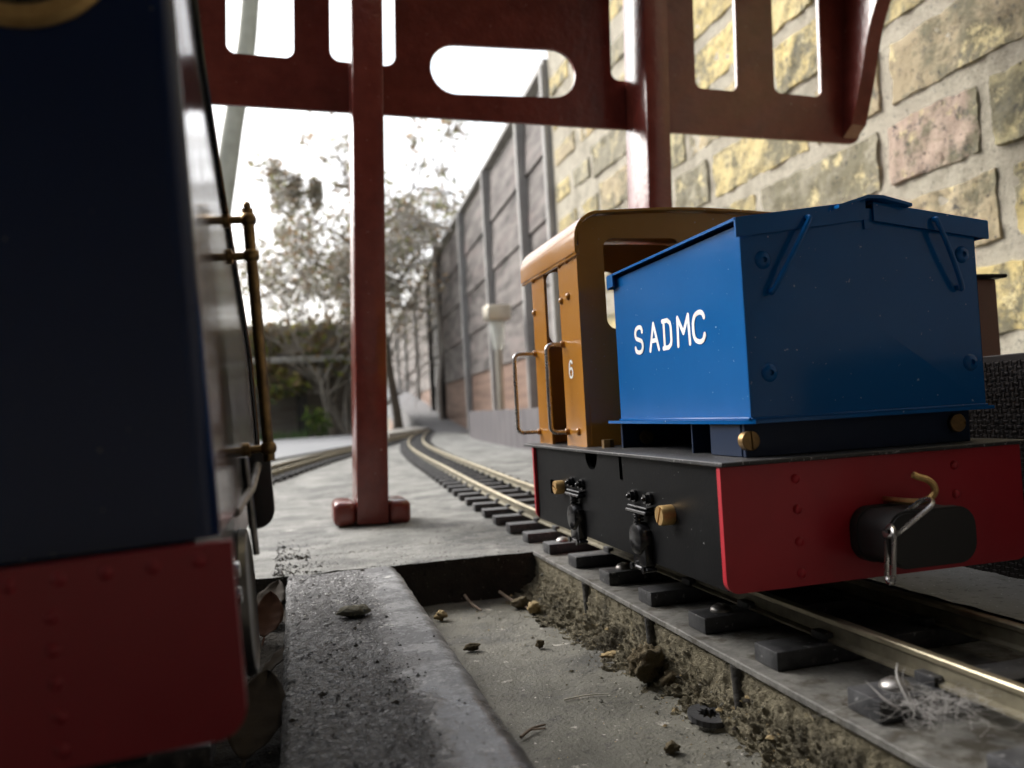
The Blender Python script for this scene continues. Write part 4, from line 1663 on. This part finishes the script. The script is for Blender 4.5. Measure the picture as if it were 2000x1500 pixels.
def grow(mm_, p, d, ln, r, depth, rg, tips, spread=0.55):
    pts = [Vector(p)]
    dd_ = Vector(d).normalized()
    k = 5
    for i in range(k):
        dd_ = (dd_ + Vector((rg.gauss(0, 0.16), rg.gauss(0, 0.16), rg.gauss(0, 0.10)))).normalized()
        pts.append(pts[-1] + dd_ * ln / k)
    rs = [r * (1 - 0.45 * i / k) for i in range(k + 1)]
    mm_.tube(pts, rs, 6 if depth > 1 else 4)
    if depth <= 0:
        tips.append(pts[-1])
        tips.append(pts[-3])
        return
    for i in range(rg.choice((2, 3, 3))):
        q = pts[rg.choice((3, 4, 5))]
        nd = (dd_ + Vector((rg.gauss(0, spread), rg.gauss(0, spread), rg.gauss(0.05, spread * 0.8)))).normalized()
        grow(mm_, q, nd, ln * rg.uniform(0.6, 0.85), r * 0.55, depth - 1, rg, tips, spread)


# tangled shrub
sh = thing("shrub", "tangled grey brown shrub with small silvery leaves behind the front post", "shrub", (0.24, 3.9, -0.16))
rg = random.Random(5)
m = MB()
tips = []
for (x, dx, dz) in ((0.18, -0.10, 1), (0.22, 0.02, 1), (0.26, 0.10, 1), (0.21, 0.15, 0.9), (0.24, -0.18, 1), (0.28, 0.25, 0.8), (0.20, 0.0, 1), (0.23, 0.05, 1), (0.25, -0.05, 1), (0.19, 0.1, 1), (0.27, 0.05, 1), (0.17, -0.02, 1)):
    grow(m, (x, 3.9 + rg.uniform(-0.15, 0.15), -0.16), (dx, rg.uniform(-0.1, 0.1), dz), rg.uniform(0.36, 0.48), rg.uniform(0.007, 0.012), 4, rg, tips, 0.45)
m.build("stem", BARK, sh)
cent = [(t, (0.05, 0.05, 0.045)) for t in tips if t.z > 0.42]
blobs = [((0.02, 3.95, 0.75), (0.16, 0.18, 0.22)), ((0.10, 3.95, 0.95), (0.10, 0.15, 0.16)), ((0.20, 3.9, 0.70), (0.20, 0.2, 0.22)), ((0.33, 3.9, 0.80), (0.22, 0.2, 0.18)), ((0.50, 3.9, 0.85), (0.20, 0.2, 0.13)), ((0.62, 3.9, 0.92), (0.16, 0.2, 0.12)), ((-0.02, 3.95, 1.12), (0.045, 0.06, 0.12)), ((0.06, 3.95, 1.08), (0.05, 0.06, 0.10)), ((0.15, 3.95, 1.07), (0.04, 0.06, 0.08))]
greys = [(0.26, 0.25, 0.18), (0.32, 0.29, 0.23), (0.24, 0.20, 0.155), (0.36, 0.34, 0.29), (0.34, 0.23, 0.13), (0.44, 0.42, 0.38), (0.27, 0.27, 0.13)]
leaf_cloud("foliage", cent + blobs * max(1, len(cent) // 14), 10000, 0.0145, greys, sh, 3)
# twiggy climber hanging on the fence top
cl = thing("climber", "bare twiggy climber spilling over the fence top beside the dark gap", "climbing plant", (0.62, 3.4, -0.16))
m = MB()
tips2 = []
for i in range(8):
    grow(m, (0.60 + rg.uniform(-0.02, 0.03), 3.05 + i * 0.12, 0.55 + rg.uniform(-0.1, 0.25)), (-0.8, rg.uniform(-0.2, 0.2), rg.uniform(-0.2, 0.5)), 0.20, 0.006, 3, rg, tips2, 0.7)
m.tube(catmull([Vector(p) for p in ((0.655, 3.69, -0.16), (0.64, 3.66, 0.1), (0.655, 3.62, 0.3), (0.62, 3.5, 0.55), (0.60, 3.35, 0.75))], 6), 0.010, 8)
m.build("stem", BARK, cl)
leaf_cloud("foliage", [(t, (0.045, 0.045, 0.04)) for t in tips2], 1500, 0.017, greys, cl, 9)
# trunk right behind the front post
t2 = thing("tree_trunk", "slim dark tree trunk rising just right of the front canopy post", "tree", (0.44, 3.6, -0.16))
m = MB()
tp = []
m.tube(catmull([Vector(p) for p in ((0.455, 3.6, -0.16), (0.435, 3.6, 0.05), (0.405, 3.6, 0.3), (0.400, 3.6, 0.55), (0.42, 3.62, 0.8), (0.40, 3.65, 1.0))], 6), [0.022 - 0.0005 * i for i in range(31)], 10)
for i in range(6):
    grow(m, (0.41, 3.61, 0.45 + 0.09 * i), (random.choice((-1, 1)) * 0.9, 0.2, 0.8), 0.25, 0.008, 3, rg, tp, 0.6)
m.build("trunk", BARKD, t2)
leaf_cloud("crown", [(t, (0.05, 0.05, 0.045)) for t in tp], 1800, 0.019, greys, t2, 12)
# pale bare tree at the far left
t3 = thing("bare_tree", "pale slender bare tree trunk leaning right against the white sky at far left", "tree", (-0.36, 3.5, -0.16))
m = MB()
m.tube(catmull([Vector(p) for p in ((-0.36, 3.5, -0.16), (-0.30, 3.5, 0.5), (-0.205, 3.5, 1.08), (-0.175, 3.5, 1.25), (-0.120, 3.5, 1.52), (-0.09, 3.5, 1.75), (-0.05, 3.5, 2.1), (-0.06, 3.52, 2.7))], 6), [0.045 - 0.0003 * i for i in range(43)], 12)
m.tube(catmull([Vector(p) for p in ((-0.095, 3.5, 1.70), (-0.02, 3.5, 1.95), (0.10, 3.5, 2.3))], 5), [0.020 - 0.001 * i for i in range(11)], 8)
m.build("trunk", BARKP, t3)

# dark timber raised bed with an opening, at the far left
rbd = thing("raised_bed", "low dark timber raised bed with a black opening at the far end of the garden", "raised bed", (0.0, 3.9, -0.16))
TIMB = mat("old_timber", (0.28, 0.25, 0.22), (0.42, 0.385, 0.345), rough=0.9, scale=10, stretch=(0.4, 1, 5), bump=0.4, bscale=40, bdist=0.004)
TIMP = mat("pale_old_plank", (0.40, 0.39, 0.36), (0.52, 0.51, 0.48), rough=0.85, scale=10, stretch=(0.4, 1, 5), bump=0.4, bscale=40, bdist=0.004)
m = MB()
m.box(-1.6, 0.36, 3.86, 3.91, 0.30, 0.44, 0.006, 2)
m.box(-1.6, 0.36, 3.88, 3.92, 0.20, 0.295, 0.006, 2)
m.box(-1.6, 0.36, 4.15, 4.20, -0.16, 0.46, 0.004, 1)
m.build("timber_wall", TIMB, rbd)
m = MB()
m.box(-1.6, 0.35, 3.80, 3.87, 0.262, 0.290, 0.004, 2)
m.build("plank", TIMP, rbd)
for x in (-0.55, 0.02, 0.30):
    m = MB()
    m.box(x, x + 0.05, 3.87, 3.93, -0.16, 0.20, 0.004, 1)
    m.build("support_post", DWOOD, rbd)
m = MB()
m.box(-1.6, 0.36, 3.925, 4.14, 0.40, 0.43)
m.build("bed_soil", SOIL, rbd)
# ivy over the bed, moss strip
iv = thing("ivy_plant", "ivy with tan and yellow green leaves trailing over the dark raised bed", "ivy", (-0.05, 3.85, 0.43))
leaf_cloud("foliage", [((-0.10, 3.82, 0.20), (0.09, 0.05, 0.12)), ((-0.02, 3.82, 0.17), (0.10, 0.05, 0.06)), ((-0.1, 3.85, 0.36), (0.12, 0.05, 0.07)), ((0.1, 3.85, 0.42), (0.3, 0.06, 0.06)), ((0.2, 3.82, 0.3), (0.2, 0.05, 0.1))], 900, 0.024, [(0.42, 0.30, 0.17), (0.36, 0.27, 0.16), (0.38, 0.42, 0.10), (0.18, 0.21, 0.10), (0.30, 0.25, 0.18), (0.45, 0.42, 0.14)], iv, 17)
m = MB()
m.tube(catmull([Vector(p) for p in ((-0.12, 3.8, 0.44), (-0.08, 3.79, 0.33), (-0.10, 3.79, 0.22), (-0.02, 3.79, 0.15), (0.03, 3.79, 0.12))], 6), 0.005, 6)
m.build("stem", BARKD, iv)
gp = thing("leafy_plant", "small bright green leafy plant at the foot of the raised bed", "plant", (0.085, 3.7, -0.16))
leaf_cloud("foliage", [((0.085, 3.7, 0.02), (0.07, 0.05, 0.05)), ((0.11, 3.7, -0.03), (0.05, 0.05, 0.05))], 60, 0.026, [(0.22, 0.32, 0.08), (0.34, 0.40, 0.13), (0.13, 0.18, 0.07)], gp, 23)
m = MB()
for k in range(5):
    m.tube([(0.085 + 0.005 * k, 3.7, -0.16), (0.06 + 0.02 * k, 3.69, -0.08), (0.05 + 0.025 * k, 3.69, 0.03)], 0.003, 5)
m.build("stem", mat("green_stem", (0.08, 0.14, 0.04), rough=0.6, scale=30), gp)
rg2 = random.Random(77)
gmm = MB()
for i in range(2200):
    x = rg2.uniform(-0.7, 0.42)
    y = rg2.uniform(3.45, 3.8)
    h = rg2.uniform(0.05, 0.12) * (1.15 if x < 0.05 else 0.7)
    a = Vector((x, y, -0.16))
    gmm.bm.faces.new([gmm.bm.verts.new(q) for q in (a, a + Vector((0.010, 0, 0)), a + Vector((rg2.uniform(-0.03, 0.03), rg2.uniform(-0.02, 0.02), h)))])
kind(gmm.build("grass", mat("grass_blade", (0.07, 0.13, 0.035), (0.11, 0.19, 0.06), rough=0.6, scale=8), smooth=False, recalc=False), "stuff")
m = MB()
m.plate([(-1.6, 3.36), (0.36, 3.36), (0.45, 3.8), (-1.6, 3.8)], [], lambda a, b, t: (a, b, t), -0.158, -0.10)
kind(m.build("lawn", mat("lawn_green", (0.06, 0.10, 0.03), (0.09, 0.14, 0.05), rough=0.95, scale=20, bump=0.5, bscale=80, bdist=0.01)), "structure")

# far raised trackbed that climbs away along the fence
m = MB()
tb = [((0.62, 3.0, -0.075), 0.10), ((0.66, 3.8, -0.02), 0.12), ((0.70, 4.6, 0.06), 0.13), ((0.74, 5.6, 0.15), 0.14), ((0.80, 7.0, 0.24), 0.16)]
rg_ = []
for (c, w) in tb:
    c = Vector(c)
    rg_.append([m.bm.verts.new(c + Vector((-w, 0, -0.13))), m.bm.verts.new(c + Vector((-w, 0, 0))), m.bm.verts.new(c + Vector((w * 0.3, 0, 0))), m.bm.verts.new(c + Vector((w * 0.3, 0, -0.13)))])
for a, b in zip(rg_, rg_[1:]):
    for q in range(3):
        m.bm.faces.new((a[q], a[q + 1], b[q + 1], b[q]))
kind(m.build("track_bed", mat("grey_bitumen_felt", (0.10, 0.10, 0.105), (0.15, 0.15, 0.155), rough=0.8, scale=20), smooth=False), "structure")
m = MB()
m.plate([(0.30, 2.72), (0.46, 3.1), (0.62, 3.55), (0.66, 3.75), (0.50, 3.75), (0.40, 3.4), (0.31, 3.0)], [], lambda a, b, t: (a, b, t), -0.071, -0.055)
tag(m.build("edging_stone", mat("pale_edging_stone", (0.5, 0.48, 0.43), (0.6, 0.58, 0.53), rough=0.7, scale=12)), "pale stone edging beside the far bend of the tracks", "edging stone")


# ------------------------------------------------------------------ small debris
def stone(name, c, r, sc, ma, seed, lab, cat, group=None, amp=0.5, sub=4):
    bmx = bmesh.new()
    bmesh.ops.create_icosphere(bmx, subdivisions=sub, radius=1.0)
    for v in bmx.verts:
        d = v.co.normalized()
        n = noise.fractal(d * 1.5 + Vector((seed, seed * 2, 0)), 0.55, 2.2, 6)
        cell = noise.cell(d * 2.1 + Vector((seed, 0, 0)))
        v.co = d * (1 + amp * n + 0.08 * cell)
        v.co = Vector((v.co.x * sc[0] * r, v.co.y * sc[1] * r, v.co.z * sc[2] * r))
    zmin = min(v.co.z for v in bmx.verts)
    for v in bmx.verts:
        v.co.z -= zmin * 0.88
        v.co.z = max(v.co.z, -0.0003)
    me = bpy.data.meshes.new(name)
    bmx.to_mesh(me)
    bmx.free()
    me.polygons.foreach_set("use_smooth", [True] * len(me.polygons))
    me.materials.append(ma)
    o = bpy.data.objects.new(name, me)
    o.location = c
    COL.objects.link(o)
    return tag(o, lab, cat, group)


STN = concrete("brown_stone", (0.10, 0.078, 0.042), (0.16, 0.125, 0.07), (0.06, 0.047, 0.028), (0.025, 0.02, 0.013), s=3, grain=1.0, bd=0.001, pale=(0.24, 0.19, 0.11))
STT = concrete("tan_stone", (0.33, 0.24, 0.11), (0.40, 0.31, 0.17), (0.25, 0.18, 0.09), (0.10, 0.08, 0.04), s=3, grain=0.8, bd=0.001)
STG = concrete("grey_pebble", (0.22, 0.21, 0.16), (0.28, 0.27, 0.21), (0.16, 0.15, 0.11), (0.07, 0.065, 0.05), s=3, grain=0.8, bd=0.001)
stone("stone", (0.1085, 0.2530, -0.0915), 0.0056, (1.0, 0.85, 0.95), STN, 1.3, "rough dark brown stone lump lying on the pit floor by the mortar bank", "stone")
stone("stone", (0.1140, 0.2445, -0.0915), 0.0038, (1.1, 0.9, 0.7), STN, 4.1, "smaller brown stone crumb just right of the rough brown lump", "stone", sub=3)
stone("pebble", (0.0180, 0.3040, -0.0712), 0.0048, (1.15, 0.75, 0.42), STG, 2.2, "flat greenish grey pebble lying on the rough dark kerb", "pebble", amp=0.25)
stone("mortar_chip", (0.1085, 0.2850, -0.0922), 0.0028, (1.4, 0.8, 0.35), STT, 7.7, "flat tan mortar flake on the pit floor in front of the bank", "mortar chip", "loose mortar chips in the pit", sub=3)
stone("mortar_chip", (0.0600, 0.3680, -0.0922), 0.0026, (1.0, 0.9, 0.7), STT, 9.2, "small tan pebble at the dark end of the pit near the kerb", "mortar chip", "loose mortar chips in the pit", sub=3)
stone("mortar_chip", (0.0985, 0.3740, -0.0922), 0.0036, (1.2, 0.8, 0.6), STN, 11.2, "brown mortar lump at the far corner of the pit under the track", "mortar chip", "loose mortar chips in the pit", sub=3)
stone("mortar_chip", (0.1010, 0.3600, -0.0922), 0.0034, (0.9, 1.0, 0.8), STT, 13.2, "yellowish upright mortar lump beside the grey flat chip in the pit corner", "mortar chip", "loose mortar chips in the pit", sub=3)
stone("soil_crumb", (0.0630, 0.3160, -0.0922), 0.0022, (1.3, 0.8, 0.6), STN, 15.2, "dark soil crumb on the pit floor close to the kerb edge", "soil crumb", "soil crumbs in the pit", sub=3)
stone("soil_crumb", (0.0880, 0.3080, -0.0922), 0.0016, (1.0, 0.9, 0.9), STN, 17.2, "tiny dark crumb next to a pale scrape on the pit floor", "soil crumb", "soil crumbs in the pit", sub=3)
stone("soil_crumb", (0.0920, 0.2020, -0.0922), 0.0017, (1.1, 0.9, 0.8), STN, 19.2, "dark crumb with a white speck low in the pit towards the viewer", "soil crumb", "soil crumbs in the pit", sub=3)

# toothed washer
m = MB()
wo_ = [(0.0058 * math.cos(2 * math.pi * i / 40) * (1 + 0.02 * (i % 2)), 0.0058 * math.sin(2 * math.pi * i / 40) * (1 + 0.02 * (i % 2))) for i in range(40)]
wi_ = [((0.0021 if i % 2 else 0.0034) * math.cos(2 * math.pi * i / 20), (0.0021 if i % 2 else 0.0034) * math.sin(2 * math.pi * i / 20)) for i in range(20)]
WC = Vector((0.1098, 0.2150, -0.0906))
m.plate(wo_, [wi_], lambda a, b, t: (WC.x + a, WC.y + b, WC.z + 0.0009 + t + 0.12 * b - 0.05 * a), -0.0007, 0.0009)
tag(m.build("star_washer", mat("black_oxide", (0.028, 0.028, 0.03), (0.06, 0.06, 0.062), rough=0.6, metal=0.3, scale=600, bump=0.4, bscale=900, bdist=0.0004), root=WC, smooth=False), "black toothed star washer lying on the pit floor below the track", "washer")

# twigs
TW = mat("dry_twig", (0.12, 0.085, 0.06), (0.20, 0.15, 0.11), rough=0.9, scale=200)


def twig(pts, r, lab, group=None):
    mm_ = MB()
    pp = catmull([Vector(p) for p in pts], 5)
    mm_.tube(pp, [r * (1 - 0.5 * i / len(pp)) for i in range(len(pp))], 7)
    return mm_


tw = twig([(0.0930, 0.3920, -0.0880), (0.0965, 0.3820, -0.0905), (0.1005, 0.3690, -0.0917)], 0.0009, "")
tag(tw.build("twig", TW, root=(0.0965, 0.382, -0.0915)), "longer pale twig leaning at the far end wall of the pit", "twig", "twigs in the pit")
tw = twig([(0.0760, 0.3930, -0.0880), (0.0775, 0.3860, -0.0905), (0.0800, 0.3760, -0.0919)], 0.0008, "")
tag(tw.build("twig", TW, root=(0.0775, 0.386, -0.0915)), "short twig lying at the dark end wall left of the longer twig", "twig", "twigs in the pit")
tw = twig([(0.0575, 0.2260, -0.0915), (0.0620, 0.2300, -0.0912), (0.0665, 0.2320, -0.0915)], 0.0005, "")
tw.tube([(0.0615, 0.2295, -0.0913), (0.0650, 0.2270, -0.0905)], 0.0003, 5)
tag(tw.build("twig", TW, root=(0.062, 0.23, -0.0915)), "thin forked dark twig on the pit floor against the kerb", "twig", "twigs in the pit")
tw = twig([(0.0780, 0.2500, -0.0919), (0.0860, 0.2505, -0.0917), (0.0930, 0.2490, -0.0918)], 0.0003, "")
tag(tw.build("straw", mat("pale_straw", (0.5, 0.47, 0.4), rough=0.8, scale=100), root=(0.086, 0.25, -0.0918)), "thin pale straw lying flat in the middle of the pit floor", "straw")


def leaf(c, ln, w, rot, pitch, curl, ma, lab):
    mm_ = MB()
    M_ = Matrix.Translation(c) @ Matrix.Rotation(R(rot), 4, 'Z') @ Matrix.Rotation(R(pitch), 4, 'X')
    mm_.grid(18, 8, lambda u, v: M_ @ Vector(((v - 0.5) * 2 * w * math.sin(math.pi * min(1, u * 0.96 + 0.04)) ** 0.8, u * ln, curl * (u * u) + 0.15 * w * abs(v - 0.5) * 2 + 0.0006 * math.sin(u * 30) * abs(v - 0.5))))
    mm_.tube([M_ @ Vector((0, -0.3 * ln, 0)), M_ @ Vector((0, 0.0, 0))], 0.0004, 5)
    o = mm_.build("dead_leaf", ma, root=c)
    mod = o.modifiers.new("thick", 'SOLIDIFY')
    mod.thickness = 0.00025
    return tag(o, lab, "leaf", "dead leaves in the trench")


LD = mat("dark_dead_leaf", (0.030, 0.024, 0.018), (0.05, 0.04, 0.03), rough=0.85, spec=0.2, scale=120, bump=0.4, bscale=300, bdist=0.0006)
LR = mat("brown_dead_leaf", (0.05, 0.022, 0.013), (0.08, 0.036, 0.02), rough=0.8, spec=0.2, scale=120, bump=0.4, bscale=300, bdist=0.0006)
leaf(Vector((-0.0140, 0.270, -0.0800)), 0.030, 0.0026, -32, 22, -0.004, LD, "narrow dark leaf with toothed edge poking out of the trench onto the kerb")
leaf(Vector((-0.0150, 0.215, -0.0820)), 0.026, 0.0075, -15, 28, 0.003, LD, "broad dark leaf standing in the trench near the viewer")
leaf(Vector((-0.0140, 0.325, -0.0800)), 0.020, 0.0060, -10, 24, 0.006, LR, "curled reddish brown leaf deep in the trench by the kerb")
leaf(Vector((-0.0180, 0.355, -0.0800)), 0.024, 0.0070, -25, 15, 0.005, LD, "dark crumpled leaf at the far end of the trench")

# grit and rubble
gm = MB()
rg3 = random.Random(31)


def chip(c, r):
    vs3 = []
    for dx, dy, dz in ((1, 0, 0), (-1, 0, 0), (0, 1, 0), (0, -1, 0), (0, 0, 1), (0, 0, -0.6)):
        k = rg3.uniform(0.55, 1.25)
        vs3.append(gm.bm.verts.new((c[0] + dx * r * k, c[1] + dy * r * k, c[2] + dz * r * k * 0.8)))
    for q in ((0, 2, 4), (2, 1, 4), (1, 3, 4), (3, 0, 4), (2, 0, 5), (1, 2, 5), (3, 1, 5), (0, 3, 5)):
        f = gm.bm.faces.new([vs3[i] for i in q])
        f.material_index = gm.mi


GM = [MORTAR, STT, CONC_PIT, SOIL]
for i in range(2500):
    y = rg3.uniform(0.10, 0.395)
    t = rg3.random()
    gm.mi = rg3.choice((0, 0, 0, 0, 1, 2, 3))
    big = rg3.random()
    r = rg3.uniform(0.00018, 0.0005) if big < 0.955 else rg3.uniform(0.0007, 0.0017)
    if i < 1500:
        # on the face of the bank
        px, py_, pz = bank(0.25 + 0.65 * t, (y + 0.10) / 0.4985)
        chip((px - r * 0.2, py_, pz + r * 0.2), r)
    else:
        t = t ** 2.6
        x = 0.1095 - 0.028 * t - max(0.0, (y - 0.24) * 0.06)
        if x > 0.047 and (x - 0.1098) ** 2 + (y - 0.215) ** 2 > 0.0075 ** 2:
            chip((x, y, -0.0922), r * (0.85 if t < 0.3 else 0.6))
for i in range(420):
    x, y = rg3.uniform(0.046, 0.100), rg3.uniform(0.10, 0.395)
    gm.mi = rg3.choice((1, 2, 2, 3))
    chip((x, y, -0.0923), rg3.uniform(0.00012, 0.00036))
kind(gm.build("grit", GM, smooth=False), "stuff")
gm = MB()
for i in range(1300):
    x, y = rg3.uniform(-0.005, 0.030) if rg3.random() < 0.8 else rg3.uniform(-0.005, 0.042), rg3.uniform(0.08, 0.395)
    gm.mi = rg3.choice((0, 0, 1))
    chip((x, y, -0.0712), rg3.uniform(0.00015, 0.0005) if rg3.random() < 0.97 else rg3.uniform(0.0006, 0.0012))
for i in range(420):
    x = -0.012 + abs(rg3.gauss(0, 0.011))
    y = 0.4005 + abs(rg3.gauss(0, 0.045))
    gm.mi = rg3.choice((0, 0, 1))
    chip((x, y, -0.0714), rg3.uniform(0.0002, 0.0008) if rg3.random() < 0.95 else rg3.uniform(0.0010, 0.0020))
for i in range(500):
    x, y = rg3.uniform(0.03, 0.11), 0.3995 + rg3.random() ** 2 * 0.16
    gm.mi = rg3.choice((0, 1, 1))
    chip((x, y, -0.0714), rg3.uniform(0.00015, 0.0005))
kind(gm.build("kerb_grit", [SOIL, CONC_NEAR], smooth=False), "stuff")

# white fluff caught on a sleeper
m = MB()
rg4 = random.Random(3)
base = Vector((0.1195, 0.1425, -0.0652))
for i in range(130):
    a = base + Vector((rg4.uniform(-0.003, 0.011), rg4.uniform(-0.005, 0.004), 0))
    d = Vector((rg4.gauss(0.2, 0.9), rg4.gauss(0, 0.8), abs(rg4.gauss(0.12, 0.3)))).normalized()
    ln = rg4.uniform(0.003, 0.008)
    c = a + d * ln * 0.5 + Vector((rg4.gauss(0, 0.001), rg4.gauss(0, 0.001), 0.001))
    e = a + d * ln + Vector((rg4.gauss(0, 0.003), rg4.gauss(0, 0.003), -0.001))
    e.z = max(e.z, -0.0655)
    e2 = e + Vector((rg4.gauss(0, 0.003), rg4.gauss(0, 0.003), rg4.gauss(-0.001, 0.001)))
    e2.z = max(e2.z, -0.0656)
    m.tube(catmull([a, c, e, e2], 5), 0.00003, 4)
for (a, b, c, r) in (((0.1190, 0.1440, -0.0655), (0.1189, 0.1475, -0.0600), (0.1203, 0.1490, -0.0575), 0.00028), ((0.1196, 0.1440, -0.0655), (0.1197, 0.1470, -0.0605), (0.1212, 0.1480, -0.0585), 0.00016), ((0.1170, 0.1450, -0.0655), (0.1152, 0.1470, -0.0640), (0.1137, 0.1510, -0.0610), 0.00022)):
    pp = catmull([Vector(a), Vector(b), Vector(c)], 8)
    m.tube(pp, [r * (0.35 + 0.9 * math.sin(math.pi * min(1, k / 16 + 0.12))) for k in range(len(pp))], 6)
tag(m.build("fluff_tuft", mat("white_fluff", (0.32, 0.31, 0.30), rough=0.9, scale=100), root=base), "wispy white tuft of fluff caught on the nearest sleeper end", "fluff")

# unseen evergreen row added on the left to darken gloss reflections and side light
hd = thing("screen_hedge", "unseen evergreen row added along the left of the garden to darken reflections", "screen_hedge", (-2.4, 2.6, -0.16))
leaf_cloud("foliage", [((-2.5, 0.6 + 0.35 * k, 0.55), (0.38, 0.35, 0.72)) for k in range(11)] + [((-2.3 + 0.35 * k, 4.6, 0.60), (0.35, 0.35, 0.78)) for k in range(4)], 9000, 0.075, [(0.07, 0.08, 0.035), (0.10, 0.11, 0.05), (0.05, 0.06, 0.025), (0.13, 0.12, 0.07)], hd, 41)
m = MB()
for k in range(11):
    m.tube([(-2.5, 0.6 + 0.35 * k, -0.16), (-2.48, 0.62 + 0.35 * k, 0.3), (-2.5, 0.6 + 0.35 * k, 0.8)], [0.03, 0.025, 0.012], 7)
m.build("stem", BARKD, hd)
